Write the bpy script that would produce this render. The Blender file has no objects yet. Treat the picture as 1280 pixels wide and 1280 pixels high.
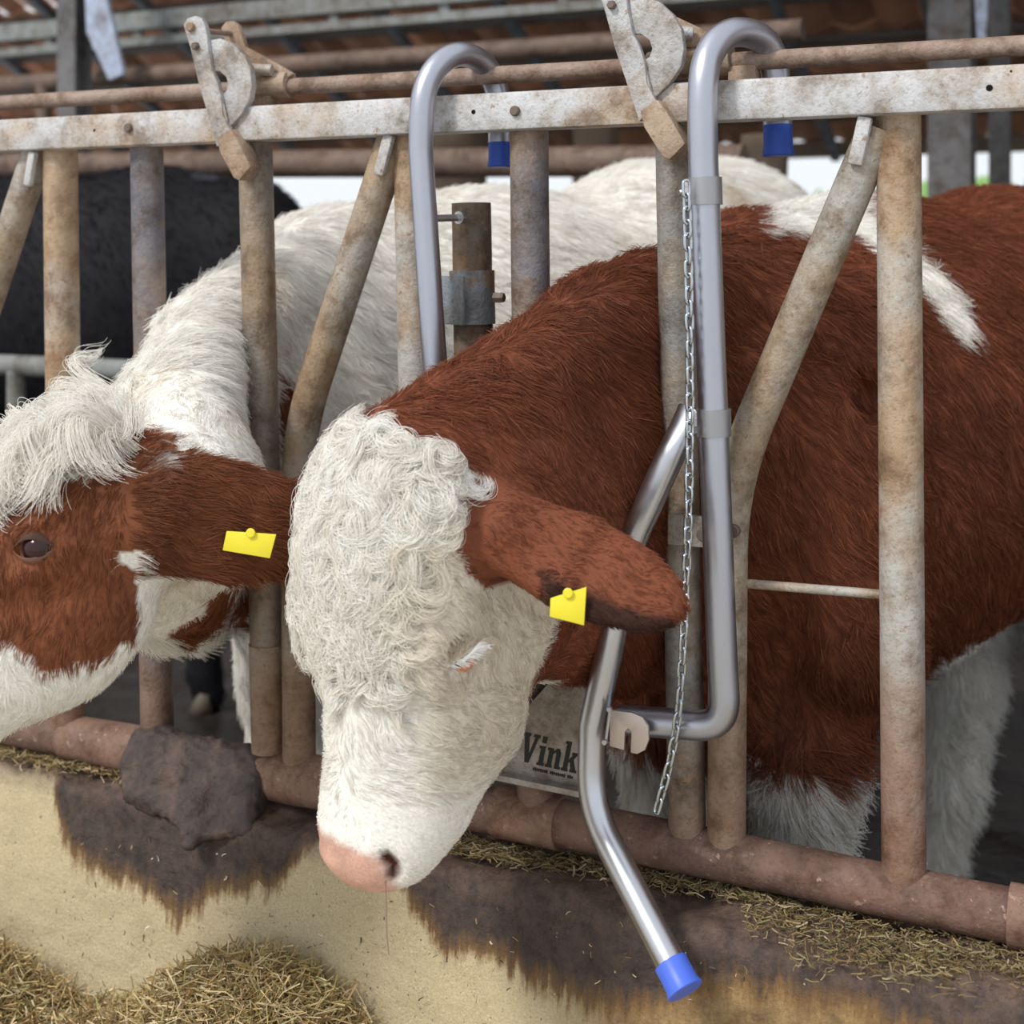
import bpy, bmesh, math, random
import numpy as np
from mathutils import Vector, Matrix, noise as mnoise
from mathutils.bvhtree import BVHTree

random.seed(7)
rng = np.random.default_rng(11)
C = bpy.context.scene.collection
SC = bpy.context.scene

# ------------------------------------------------------------------ camera, sky, sun, exposure
FPX = 1778.0            # 50 mm lens on a 36 mm sensor, in pixels of a 1280 frame
CAMZ = 1.30
HOR = 318.0             # row of the horizon (level camera, lens shifted down)
cam_d = bpy.data.cameras.new('camera')
cam = bpy.data.objects.new('camera', cam_d); C.objects.link(cam)
cam.location = (0, 0, CAMZ); cam.rotation_euler = (math.pi / 2, 0, 0)
cam_d.lens = 50.0; cam_d.sensor_width = 36.0
cam_d.shift_y = -(640 - HOR) / 1280.0
cam_d.clip_start = 0.05
cam_d.dof.use_dof = True; cam_d.dof.focus_distance = 1.92; cam_d.dof.aperture_fstop = 3.9
SC.camera = cam

w = bpy.data.worlds.new('overcast_sky'); SC.world = w; w.use_nodes = True
bg = w.node_tree.nodes['Background']
bg.inputs[0].default_value = (0.90, 0.95, 1.0, 1); bg.inputs[1].default_value = 1.02

sun_d = bpy.data.lights.new('sun', 'SUN'); sun = bpy.data.objects.new('sun', sun_d); C.objects.link(sun)
sun_d.energy = 2.35; sun_d.angle = math.radians(11); sun_d.color = (1.0, 0.965, 0.91)
sun.rotation_euler = Vector((0.75, 0.62, -0.95)).to_track_quat('-Z', 'Y').to_euler()

SC.view_settings.view_transform = 'Standard'
SC.view_settings.look = 'None'
SC.view_settings.gamma = 1.0
SC.view_settings.use_curve_mapping = False
SC.view_settings.exposure = 0.0

# ------------------------------------------------------------------ measuring helpers
U = Vector((0.903, -0.430, 0.0)).normalized()      # along the feed barrier, to the right
N = Vector((U.y * -1, U.x, 0.0)).normalized()      # away from the feed alley, into the barn
FC = Vector((0.644, 1.79, 0)).dot(N)               # barrier plane: p.N = FC
MID = N * FC
def at(px, py, depth):
    return Vector(((px - 640) / FPX * depth, depth, CAMZ + (HOR - py) / FPX * depth))
def fp(px, py, off=0.0):
    """point on the barrier plane, `off` metres in front of it"""
    d = Vector(((px - 640) / FPX, 1.0, (HOR - py) / FPX))
    t = (FC - off) / d.dot(N)
    p = d * t; p.z += CAMZ
    return p
def fl(s, off, z):
    """barrier coordinates: s along, off in front, z up"""
    p = MID + U * s - N * off
    return Vector((p.x, p.y, z))
def s_of(p): return (Vector((p[0], p[1], 0)) - MID).dot(U)
def to_px(P):
    P = np.asarray(P)
    y = np.maximum(P[:, 1], 1e-3)
    return 640 + P[:, 0] / y * FPX, HOR - (P[:, 2] - CAMZ) / y * FPX

# ------------------------------------------------------------------ materials
MATS = {}
def new_mat(name):
    m = bpy.data.materials.new(name); m.use_nodes = True
    nt = m.node_tree; b = nt.nodes['Principled BSDF']
    MATS[name] = m
    return m, nt, b
def nd(nt, t, **kw):
    n = nt.nodes.new(t)
    for k, v in kw.items():
        if k in ('inputs',):
            for i, x in v.items(): n.inputs[i].default_value = x
        else: setattr(n, k, v)
    return n
def ramp(nt, src, stops):
    r = nt.nodes.new('ShaderNodeValToRGB'); e = r.color_ramp.elements
    while len(e) < len(stops): e.new(0.5)
    for i, (p, c) in enumerate(stops):
        e[i].position = p; e[i].color = (c[0], c[1], c[2], 1) if len(c) > 2 else (c[0],) * 3 + (1,)
    nt.links.new(src, r.inputs[0]); return r
def mixc(nt, fac, a, b, mode='MIX'):
    n = nt.nodes.new('ShaderNodeMix'); n.data_type = 'RGBA'; n.blend_type = mode
    for sock, v in ((n.inputs[0], fac), (n.inputs[6], a), (n.inputs[7], b)):
        if hasattr(v, 'is_linked') or hasattr(v, 'links'): nt.links.new(v, sock)
        elif isinstance(v, (int, float)): sock.default_value = v
        else: sock.default_value = (v[0], v[1], v[2], 1)
    return n.outputs[2]
def noise_t(nt, vec, scale, detail=6, rough=0.6, w=0.0):
    n = nt.nodes.new('ShaderNodeTexNoise'); n.inputs['Scale'].default_value = scale
    n.inputs['Detail'].default_value = detail; n.inputs['Roughness'].default_value = rough
    n.noise_dimensions = '4D'; n.inputs['W'].default_value = w
    if vec is not None: nt.links.new(vec, n.inputs['Vector'])
    return n.outputs['Fac']
def bump(nt, b, h, strength=0.3, dist=0.01):
    n = nt.nodes.new('ShaderNodeBump'); n.inputs['Strength'].default_value = strength
    n.inputs['Distance'].default_value = dist
    nt.links.new(h, n.inputs['Height']); nt.links.new(n.outputs[0], b.inputs['Normal'])
def math_n(nt, op, a, b=None):
    n = nt.nodes.new('ShaderNodeMath'); n.operation = op
    for i, v in enumerate((a, b)):
        if v is None: continue
        if hasattr(v, 'links'): nt.links.new(v, n.inputs[i])
        else: n.inputs[i].default_value = v
    return n.outputs[0]

def weathered(name, clean, dirt, rust, dirt_lo=0.42, dirt_hi=0.6, rust_lo=0.58, rust_hi=0.72,
              mud=None, mud_z=(0.55, 1.15), rough=0.62, metal=0.15, seed=0.0, scale=5.0, speck=0.5):
    """galvanised or painted steel with dirt, rust freckles and splashed mud low down"""
    m, nt, b = new_mat(name)
    geo = nd(nt, 'ShaderNodeNewGeometry'); pos = geo.outputs['Position']
    n1 = noise_t(nt, pos, scale, 6, 0.62, seed)
    n2 = noise_t(nt, pos, scale * 3.2, 8, 0.7, seed + 3)
    n3 = noise_t(nt, pos, 190, 3, 0.6, seed + 5)
    n4 = noise_t(nt, pos, 55, 4, 0.7, seed + 9)
    f1 = ramp(nt, n1, [(dirt_lo, (0,)), (dirt_hi, (1,))]).outputs[0]
    col = mixc(nt, f1, clean, dirt)
    f2 = ramp(nt, n2, [(rust_lo, (0,)), (rust_hi, (1,))]).outputs[0]
    col = mixc(nt, f2, col, rust)
    if mud:
        sep = nd(nt, 'ShaderNodeSeparateXYZ'); nt.links.new(pos, sep.inputs[0])
        mr = nd(nt, 'ShaderNodeMapRange'); nt.links.new(sep.outputs[2], mr.inputs[0])
        mr.inputs[1].default_value = mud_z[0]; mr.inputs[2].default_value = mud_z[1]
        mr.inputs[3].default_value = 1.0; mr.inputs[4].default_value = 0.0
        a = math_n(nt, 'ADD', mr.outputs[0], math_n(nt, 'MULTIPLY', math_n(nt, 'SUBTRACT', n1, 0.5), 1.6))
        fm = ramp(nt, a, [(0.25, (0,)), (0.85, (1,))]).outputs[0]
        col = mixc(nt, fm, col, mud)
    sp = ramp(nt, n3, [(0.36, (0.45,)), (0.45, (1,)), (0.58, (1,)), (0.66, (1.2,))]).outputs[0]
    col = mixc(nt, speck * 0.8, col, sp, 'MULTIPLY')
    n5 = noise_t(nt, pos, 17, 6, 0.72, seed + 13)
    pt = ramp(nt, n5, [(0.37, (0.42, 0.34, 0.27)), (0.46, (0.78, 0.72, 0.66)), (0.54, (1, 1, 1)), (0.66, (1.14, 1.15, 1.17))]).outputs[0]
    col = mixc(nt, 0.85, col, pt, 'MULTIPLY')
    chip = ramp(nt, n4, [(0.61, (0,)), (0.66, (0.8,))]).outputs[0]
    col = mixc(nt, chip, col, rust)
    nt.links.new(col, b.inputs['Base Color'])
    b.inputs['Metallic'].default_value = metal
    rr = ramp(nt, n2, [(0.3, (rough - 0.12,)), (0.7, (min(1, rough + 0.2),))])
    nt.links.new(rr.outputs[0], b.inputs['Roughness'])
    bump(nt, b, math_n(nt, 'ADD', n3, math_n(nt, 'MULTIPLY', n4, 1.5)), 0.35, 0.004)
    return m

weathered('rail_galv', (0.53, 0.525, 0.535), (0.45, 0.33, 0.22), (0.30, 0.18, 0.10), 0.49, 0.66, 0.62, 0.78, scale=4.5, seed=1)
weathered('post_galv', (0.46, 0.44, 0.41), (0.42, 0.30, 0.20), (0.28, 0.16, 0.09), 0.42, 0.57, 0.56, 0.68,
          mud=(0.255, 0.150, 0.108), mud_z=(0.52, 1.12), scale=4.0, seed=2)
weathered('brace_galv', (0.42, 0.40, 0.37), (0.37, 0.27, 0.175), (0.24, 0.14, 0.08), 0.42, 0.57, 0.56, 0.68,
          mud=(0.26, 0.17, 0.115), mud_z=(0.45, 1.0), scale=4.0, seed=12)
weathered('arm_galv', (0.27, 0.265, 0.26), (0.34, 0.25, 0.165), (0.30, 0.18, 0.10), 0.42, 0.62, 0.60, 0.76,
          mud=(0.24, 0.155, 0.105), mud_z=(0.40, 0.9), metal=0.35, rough=0.5, scale=3.5, seed=4)
weathered('arm_galv_dark', (0.17, 0.17, 0.20), (0.34, 0.25, 0.18), (0.36, 0.22, 0.15), 0.42, 0.66, 0.60, 0.76,
          mud=(0.22, 0.14, 0.11), mud_z=(0.45, 0.95), metal=0.3, rough=0.55, scale=3.5, seed=6)
weathered('bottom_rail_rust', (0.235, 0.135, 0.10), (0.14, 0.085, 0.068), (0.44, 0.30, 0.24), 0.40, 0.62, 0.60, 0.80, scale=6, seed=7, metal=0.0, rough=0.7)
weathered('bottom_sleeve_rust', (0.27, 0.16, 0.112), (0.19, 0.112, 0.085), (0.40, 0.29, 0.22), 0.40, 0.62, 0.60, 0.80, scale=6, seed=17, metal=0.0, rough=0.7)
weathered('rod_rust', (0.36, 0.275, 0.225), (0.25, 0.17, 0.13), (0.24, 0.135, 0.09), 0.40, 0.62, 0.56, 0.74, scale=7, seed=8, metal=0.1)
weathered('latch_galv', (0.45, 0.445, 0.45), (0.46, 0.37, 0.29), (0.33, 0.22, 0.14), 0.50, 0.70, 0.62, 0.78, scale=6, seed=9, metal=0.25, rough=0.55)
weathered('latch_foot', (0.40, 0.30, 0.22), (0.31, 0.21, 0.14), (0.28, 0.17, 0.10), 0.45, 0.65, 0.60, 0.78, scale=8, seed=19, metal=0.1)
weathered('dark_rust', (0.13, 0.105, 0.085), (0.20, 0.12, 0.07), (0.30, 0.20, 0.12), 0.42, 0.62, 0.58, 0.75, scale=9, seed=10, metal=0.2, rough=0.6)
weathered('collar_steel', (0.25, 0.27, 0.29), (0.26, 0.18, 0.11), (0.22, 0.12, 0.06), 0.48, 0.6, 0.58, 0.70, scale=14, seed=14, metal=0.4, rough=0.5)
weathered('far_pipe', (0.19, 0.125, 0.095), (0.13, 0.088, 0.07), (0.30, 0.20, 0.15), scale=3, seed=15, metal=0.0)
weathered('far_beam', (0.25, 0.275, 0.275), (0.20, 0.20, 0.195), (0.24, 0.19, 0.15), scale=2, seed=16, metal=0.0)
weathered('far_column', (0.16, 0.155, 0.16), (0.12, 0.12, 0.125), (0.20, 0.17, 0.15), scale=2, seed=18, metal=0.0)
weathered('rafter_grey', (0.13, 0.15, 0.17), (0.10, 0.11, 0.12), (0.14, 0.13, 0.12), scale=2, seed=26, metal=0.0)
weathered('pale_brace', (0.52, 0.60, 0.78), (0.44, 0.50, 0.66), (0.36, 0.40, 0.50), scale=2, seed=21, metal=0.0)
weathered('plate_steel', (0.40, 0.37, 0.35), (0.33, 0.28, 0.24), (0.25, 0.19, 0.15), 0.45, 0.68, 0.60, 0.8, scale=7, seed=22, metal=0.2, rough=0.5)

def brushed(name, colr, rough, seed=0.0, metal=1.0):
    m, nt, b = new_mat(name)
    geo = nd(nt, 'ShaderNodeNewGeometry')
    n1 = noise_t(nt, geo.outputs['Position'], 30, 4, 0.6, seed)
    n2 = noise_t(nt, geo.outputs['Position'], 7, 4, 0.6, seed + 2)
    c = mixc(nt, n2, tuple(x * 0.86 for x in colr), colr)
    nt.links.new(c, b.inputs['Base Color'])
    b.inputs['Metallic'].default_value = metal
    nt.links.new(ramp(nt, n1, [(0.3, (rough - 0.05,)), (0.7, (rough + 0.08,))]).outputs[0], b.inputs['Roughness'])
    return m
brushed('new_galv', (0.52, 0.53, 0.60), 0.36)
brushed('bright_galv', (0.62, 0.63, 0.68), 0.30)
brushed('zinc_chain', (0.58, 0.62, 0.66), 0.22, 3)
brushed('clamp_grey', (0.40, 0.40, 0.42), 0.42, 5, 0.8)
brushed('bracket_steel', (0.62, 0.54, 0.50), 0.38, 6, 0.75)

def plain(name, colr, rough=0.6, metal=0.0, var=0.15, scale=20, bmp=0.0, spec=0.5, trans=None):
    m, nt, b = new_mat(name)
    geo = nd(nt, 'ShaderNodeNewGeometry')
    n1 = noise_t(nt, geo.outputs['Position'], scale, 5, 0.6)
    c = mixc(nt, n1, tuple(x * (1 - var) for x in colr), tuple(min(1, x * (1 + var)) for x in colr))
    nt.links.new(c, b.inputs['Base Color'])
    b.inputs['Roughness'].default_value = rough; b.inputs['Metallic'].default_value = metal
    b.inputs['Specular IOR Level'].default_value = spec
    if bmp: bump(nt, b, n1, bmp, 0.01)
    return m
plain('blue_cap', (0.075, 0.16, 0.74), 0.42, var=0.08)
plain('blue_cap_dark', (0.02, 0.075, 0.42), 0.5, var=0.08)
plain('bolt_dark', (0.16, 0.12, 0.10), 0.6, 0.3)
plain('bolt_zinc', (0.55, 0.55, 0.56), 0.35, 0.9)
plain('hole_shade', (0.012, 0.011, 0.01), 0.9, spec=0.1)
plain('ink', (0.02, 0.018, 0.016), 0.75)
plain('tag_yellow', (0.82, 0.70, 0.035), 0.45, var=0.08)
plain('hoof', (0.10, 0.08, 0.06), 0.6)
plain('eye_dark', (0.012, 0.009, 0.012), 0.12, spec=0.35, var=0.0)
plain('eye_brown', (0.035, 0.014, 0.014), 0.12, spec=0.35)
plain('lid_pink', (0.62, 0.25, 0.14), 0.55, var=0.2, scale=60)
plain('lid_cream', (.74, .66, .54), .7)
plain('lid_brown', (.06, .024, .014), .75)
plain('lid_rose', (.17, .075, .05), .6)
plain('drool', (.30, .20, .15), .25)
plain('lid_violet', (0.30, 0.16, 0.15), 0.5, var=0.2, scale=60)
plain('nostril_dark', (0.16, 0.05, 0.03), 0.5, var=0.3, scale=40)
plain('wet_muck', (0.030, 0.025, 0.024), 0.16, var=0.6, scale=22, bmp=1.0)
plain('floor_concrete', (0.46, 0.42, 0.33), 0.85, var=0.2, scale=6, bmp=0.2)
plain('yard_concrete', (0.62, 0.60, 0.56), 0.85, var=0.15, scale=2)
plain('grass', (0.26, 0.40, 0.12), 0.9, var=0.3, scale=1.0)
plain('hedge_leaf', (0.22, 0.40, 0.12), 0.8, var=0.5, scale=3.0)
plain('back_wall', (0.20, 0.20, 0.17), 0.85, var=0.25, scale=1.5)
plain('wood_post', (0.14, 0.10, 0.07), 0.85, var=0.4, scale=8, bmp=0.4)
plain('roof_deck', (0.20, 0.10, 0.06), 0.85, var=0.3, scale=3)
plain('batten', (0.10, 0.085, 0.075), 0.85, var=0.3, scale=4)
def tile_mat():
    m, nt, b = new_mat('clay_tile')
    geo = nd(nt, 'ShaderNodeNewGeometry'); oi = nd(nt, 'ShaderNodeObjectInfo')
    n1 = noise_t(nt, geo.outputs['Position'], 6, 5, 0.65)
    c = mixc(nt, n1, (0.27, 0.125, 0.07), (0.52, 0.28, 0.17))
    t = ramp(nt, oi.outputs['Random'], [(0.0, (0.62, 0.60, 0.60)), (0.5, (1, 1, 1)), (1.0, (1.35, 1.22, 1.1))]).outputs[0]
    nt.links.new(mixc(nt, 1.0, c, t, 'MULTIPLY'), b.inputs['Base Color']); b.inputs['Roughness'].default_value = 0.8
tile_mat()

# ------------------------------------------------------------------ object helpers
def tag(o, label=None, cat=None, group=None, kind=None):
    for k, v in (('label', label), ('category', cat), ('group', group), ('kind', kind)):
        if v: o[k] = v
    return o
def thing(name, loc, label, cat, group=None):
    o = bpy.data.objects.new(name, None); o.empty_display_size = 0.1
    o.location = loc; C.objects.link(o)
    return tag(o, label, cat, group)
def root_loc(p):
    v = Vector((0, 0, 0))
    while p is not None: v = v + p.location; p = p.parent
    return v
def mobj(name, V, F, mat, parent=None, smooth=True, loc=None):
    """one mesh object from world-space vertices"""
    V = np.asarray([tuple(v) for v in V], dtype=np.float64) if not isinstance(V, np.ndarray) else V
    me = bpy.data.meshes.new(name)
    if loc is None: loc = V.mean(axis=0) if parent is not None else Vector((0, 0, 0))
    off = np.array(loc)
    me.from_pydata((V - off).tolist(), [], [tuple(f) for f in F] if not isinstance(F, np.ndarray) else F.tolist())
    if smooth: me.polygons.foreach_set('use_smooth', [True] * len(me.polygons))
    me.materials.append(MATS[mat] if isinstance(mat, str) else mat)
    o = bpy.data.objects.new(name, me); C.objects.link(o)
    if parent is not None: o.parent = parent
    o.location = Vector(loc) - root_loc(parent)
    me.update()
    return o
def bm_obj(name, bm, mat, parent=None, smooth=False, autosmooth=None):
    bm.normal_update()
    V = np.array([v.co[:] for v in bm.verts]); bm.verts.index_update()
    F = [[v.index for v in f.verts] for f in bm.faces]
    bm.free()
    o = mobj(name, V, F, mat, parent, smooth)
    if autosmooth is not None:
        me = o.data
        me.polygons.foreach_set('use_smooth', [True] * len(me.polygons))
        me.set_sharp_from_angle(angle=math.radians(autosmooth))
    return o
def frame(t):
    t = Vector(t).normalized()
    a = Vector((0, 0, 1)) if abs(t.z) < 0.9 else Vector((1, 0, 0))
    x = t.cross(a).normalized(); y = t.cross(x).normalized()
    return x, y
def fillet(pts, r, n=8):
    """round the corners of a polyline"""
    pts = [Vector(p) for p in pts]; out = [pts[0]]
    for i in range(1, len(pts) - 1):
        a, b, c = pts[i - 1], pts[i], pts[i + 1]
        d1 = (a - b); d2 = (c - b)
        k = min(r, d1.length * 0.48, d2.length * 0.48)
        p = b + d1.normalized() * k; q = b + d2.normalized() * k
        for j in range(n + 1):
            t = j / n
            out.append(p * (1 - t) ** 2 + b * 2 * t * (1 - t) + q * t ** 2)
    out.append(pts[-1]); return out
def tube_geo(pts, r, seg=20, cap=True, wob=0.0, flat=None):
    """swept tube; r a number or list; flat(i) -> (sx, sy, axis) scale of the section"""
    pts = [Vector(p) for p in pts]; n = len(pts)
    rs = r if isinstance(r, (list, tuple)) else [r] * n
    V = []; F = []
    x, y = frame(pts[1] - pts[0]); prev = (pts[1] - pts[0]).normalized()
    for i, p in enumerate(pts):
        t = (pts[min(i + 1, n - 1)] - pts[max(i - 1, 0)]).normalized()
        q = prev.rotation_difference(t); x = q @ x; y = q @ y; prev = t
        for j in range(seg):
            a = 2 * math.pi * j / seg
            rr = rs[i]
            if wob: rr *= 1 + wob * mnoise.noise(Vector((p.x * 14 + math.cos(a), p.y * 14 + math.sin(a), p.z * 14)))
            o = x * math.cos(a) * rr + y * math.sin(a) * rr
            if flat:
                ax, k = flat(i)
                if ax is not None:
                    ax = ax.normalized(); o = o - ax * (o.dot(ax) * (1 - k))
            V.append(p + o)
    for i in range(n - 1):
        for j in range(seg):
            a = i * seg + j; b = i * seg + (j + 1) % seg
            F.append((a, b, b + seg, a + seg))
    if cap:
        V2 = len(V)
        V.append(pts[0]); V.append(pts[-1])
        for j in range(seg):
            F.append((V2, (j + 1) % seg, j)); F.append((V2 + 1, (n - 1) * seg + j, (n - 1) * seg + (j + 1) % seg))
    return V, F
def dense(a, b, n):
    a = Vector(a); b = Vector(b); return [a.lerp(b, i / n) for i in range(n + 1)]
def tube(name, pts, r, mat, parent=None, seg=20, fil=None, wob=0.0, flat=None):
    if fil: pts = fillet(pts, fil)
    V, F = tube_geo(pts, r, seg, True, wob, flat)
    o = mobj(name, V, F, mat, parent)
    o.data.set_sharp_from_angle(angle=math.radians(50))
    return o
def hollow_cap(name, pts, ro, mat, parent, seg=24):
    """a plug: radii list along pts"""
    V, F = tube_geo(pts, ro, seg)
    o = mobj(name, V, F, mat, parent); o.data.set_sharp_from_angle(angle=math.radians(40)); return o
def box_bm(bm, center, ax, ay, az, hx, hy, hz):
    c = Vector(center); vs = []
    for i in (-1, 1):
        for j in (-1, 1):
            for k in (-1, 1):
                vs.append(bm.verts.new(c + ax * hx * i + ay * hy * j + az * hz * k))
    for f in ((0, 1, 3, 2), (4, 6, 7, 5), (0, 4, 5, 1), (2, 3, 7, 6), (0, 2, 6, 4), (1, 5, 7, 3)):
        bm.faces.new([vs[i] for i in f])
def box(name, center, ax, ay, az, hx, hy, hz, mat, parent=None, bev=0.0):
    bm = bmesh.new(); box_bm(bm, center, Vector(ax), Vector(ay), Vector(az), hx, hy, hz)
    bmesh.ops.recalc_face_normals(bm, faces=bm.faces)
    if bev: bmesh.ops.bevel(bm, geom=bm.edges[:], offset=bev, segments=2, affect='EDGES', profile=0.5)
    return bm_obj(name, bm, mat, parent, autosmooth=35)
def slab(name, poly, thick, mat, parent=None, bev=0.0, nrm=None):
    """extruded polygon (3-D points in one plane), thickness along nrm"""
    bm = bmesh.new(); nrm = Vector(nrm if nrm is not None else N)
    a = [bm.verts.new(Vector(p)) for p in poly]
    f = bm.faces.new(a)
    r = bmesh.ops.extrude_face_region(bm, geom=[f])
    for g in r['geom']:
        if isinstance(g, bmesh.types.BMVert): g.co += nrm * thick
    bmesh.ops.recalc_face_normals(bm, faces=bm.faces)
    if bev:
        es = [e for e in bm.edges if len(e.link_faces) == 2 and e.calc_face_angle(0) > 1.0]
        bmesh.ops.bevel(bm, geom=es, offset=bev, segments=2, affect='EDGES', profile=0.5)
    bmesh.ops.triangulate(bm, faces=[f for f in bm.faces if len(f.verts) > 4])
    return bm_obj(name, bm, mat, parent, autosmooth=35)
def bolt(name, p, axis, r, h, mat, parent, hexa=True):
    axis = Vector(axis).normalized()
    V, F = tube_geo([p, p + axis * h * 0.75, p + axis * h], [r, r, r * 0.8], 6 if hexa else 14)
    return mobj(name, V, F, mat, parent, smooth=False)

# ================================================================== THE SETTING
FLOOR_FEED = 0.10
FLOOR_STALL = -0.12
CURB_Z = 0.42
def edge_off(s): return min(0.17, max(0.04, 0.055 + (s + 1.854) * 0.0506))
def on_z(px, py, z):
    d = (CAMZ - z) * FPX / (py - HOR)
    return Vector(((px - 640) / FPX * d, d, z))

def grid_floor(name, s0, s1, o0, o1, z, mat, n=60, amp=0.0, sc=6.0):
    V = []; F = []
    for i in range(n + 1):
        for j in range(n + 1):
            s = s0 + (s1 - s0) * i / n; o = o0 + (o1 - o0) * j / n
            p = fl(s, o, z)
            p.z += amp * mnoise.fractal(Vector((p.x * sc, p.y * sc, 0)), 1.0, 2.0, 4)
            V.append(p)
    for i in range(n):
        for j in range(n):
            a = i * (n + 1) + j
            F.append((a, a + n + 1, a + n + 2, a + 1))
    o = mobj(name, V, F, mat); tag(o, kind='structure'); return o
grid_floor('floor_feed_alley', -6, 5, 0.02, 6, FLOOR_FEED, 'floor_concrete', 40, 0.004)
grid_floor('floor_stall', -7, 7, -0.17, -7.6, FLOOR_STALL, 'wet_muck', 150, 0.035, 5.0)
grid_floor('floor_yard', -14, 14, -7.6, -12, FLOOR_STALL, 'yard_concrete', 10)
grid_floor('floor_meadow', -45, 45, -12, -60, FLOOR_STALL, 'grass', 20)

# ---- the kerb under the barrier
def kerb_mat():
    m, nt, b = new_mat('kerb_concrete')
    geo = nd(nt, 'ShaderNodeNewGeometry'); pos = geo.outputs['Position']
    at_s = nd(nt, 'ShaderNodeAttribute', attribute_name='stain').outputs['Fac']
    at_t = nd(nt, 'ShaderNodeAttribute', attribute_name='crust').outputs['Fac']
    at_g = nd(nt, 'ShaderNodeAttribute', attribute_name='ochre').outputs['Fac']
    n1 = noise_t(nt, pos, 5, 6, 0.6); n2 = noise_t(nt, pos, 26, 7, 0.7, 2); n3 = noise_t(nt, pos, 120, 4, 0.7, 4)
    cream = mixc(nt, n1, (0.50, 0.405, 0.24), (0.60, 0.495, 0.32))
    cream = mixc(nt, ramp(nt, n3, [(0.33, (1,)), (0.37, (0,))]).outputs[0], cream, (0.10, 0.08, 0.05))
    ochre = mixc(nt, ramp(nt, n2, [(0.36, (0,)), (0.62, (1,))]).outputs[0], (0.14, 0.080, 0.036), (0.36, 0.24, 0.105))
    cream = mixc(nt, at_g, cream, ochre)
    dark = mixc(nt, ramp(nt, n2, [(0.3, (0,)), (0.7, (1,))]).outputs[0], (0.034, 0.027, 0.026), (0.095, 0.062, 0.050))
    mp = nd(nt, 'ShaderNodeMapping'); nt.links.new(pos, mp.inputs['Vector']); mp.inputs['Scale'].default_value = (1, 1, 0.10)
    ns_ = noise_t(nt, mp.outputs[0], 75, 5, 0.65, 6)
    e = math_n(nt, 'ADD', math_n(nt, 'ADD', at_s, math_n(nt, 'MULTIPLY', math_n(nt, 'SUBTRACT', ns_, 0.5), 0.75)), math_n(nt, 'MULTIPLY', math_n(nt, 'SUBTRACT', n2, 0.5), 0.45))
    fe = ramp(nt, e, [(0.36, (0,)), (0.44, (0.45,)), (0.54, (1,))]).outputs[0]
    fd = ramp(nt, e, [(0.48, (0,)), (0.74, (1,))]).outputs[0]
    rim = mixc(nt, n2, (0.13, 0.060, 0.020), (0.27, 0.155, 0.055))
    col = mixc(nt, fe, cream, rim)
    col = mixc(nt, fd, col, dark)
    crust = mixc(nt, ramp(nt, n2, [(0.3, (0,)), (0.7, (1,))]).outputs[0], (0.060, 0.040, 0.034), (0.185, 0.118, 0.088))
    col = mixc(nt, at_t, col, crust)
    n6 = noise_t(nt, pos, 300, 4, 0.75, 8)
    gr = ramp(nt, n6, [(0.36, (0.5,)), (0.47, (0.95,)), (0.56, (1.0,)), (0.66, (1.5,))]).outputs[0]
    col = mixc(nt, 0.55, col, gr, 'MULTIPLY')
    n7 = noise_t(nt, pos, 48, 6, 0.75, 11)
    g2_ = ramp(nt, n7, [(0.38, (0.62, 0.58, 0.55)), (0.5, (1, 1, 1)), (0.64, (1.25, 1.2, 1.15))]).outputs[0]
    col = mixc(nt, math_n(nt, 'MAXIMUM', at_t, fd), col, mixc(nt, 1.0, col, g2_, 'MULTIPLY'))
    nt.links.new(col, b.inputs['Base Color']); b.inputs['Roughness'].default_value = 0.78
    h = math_n(nt, 'ADD', math_n(nt, 'MULTIPLY', n2, 2.0), n3)
    bump(nt, b, math_n(nt, 'ADD', h, n7), 0.45, 0.007)
kerb_mat()
STAIN = [(-400, 940), (0, 958), (42, 975), (58, 1060), (90, 1098), (150, 1108), (200, 1150), (228, 1152), (268, 1112), (340, 1126),
         (366, 1085), (386, 1058), (420, 1060), (500, 1080), (516, 1135), (556, 1188), (640, 1206), (700, 1246), (760, 1258), (810, 1248), (860, 1232), (930, 1222), (1100, 1258), (1280, 1300), (1700, 1400)]
st = [fp(x, y, 0.10) for x, y in STAIN]
ST_S = np.array([s_of(p) for p in st]); ST_Z = np.array([p.z for p in st])
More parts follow.
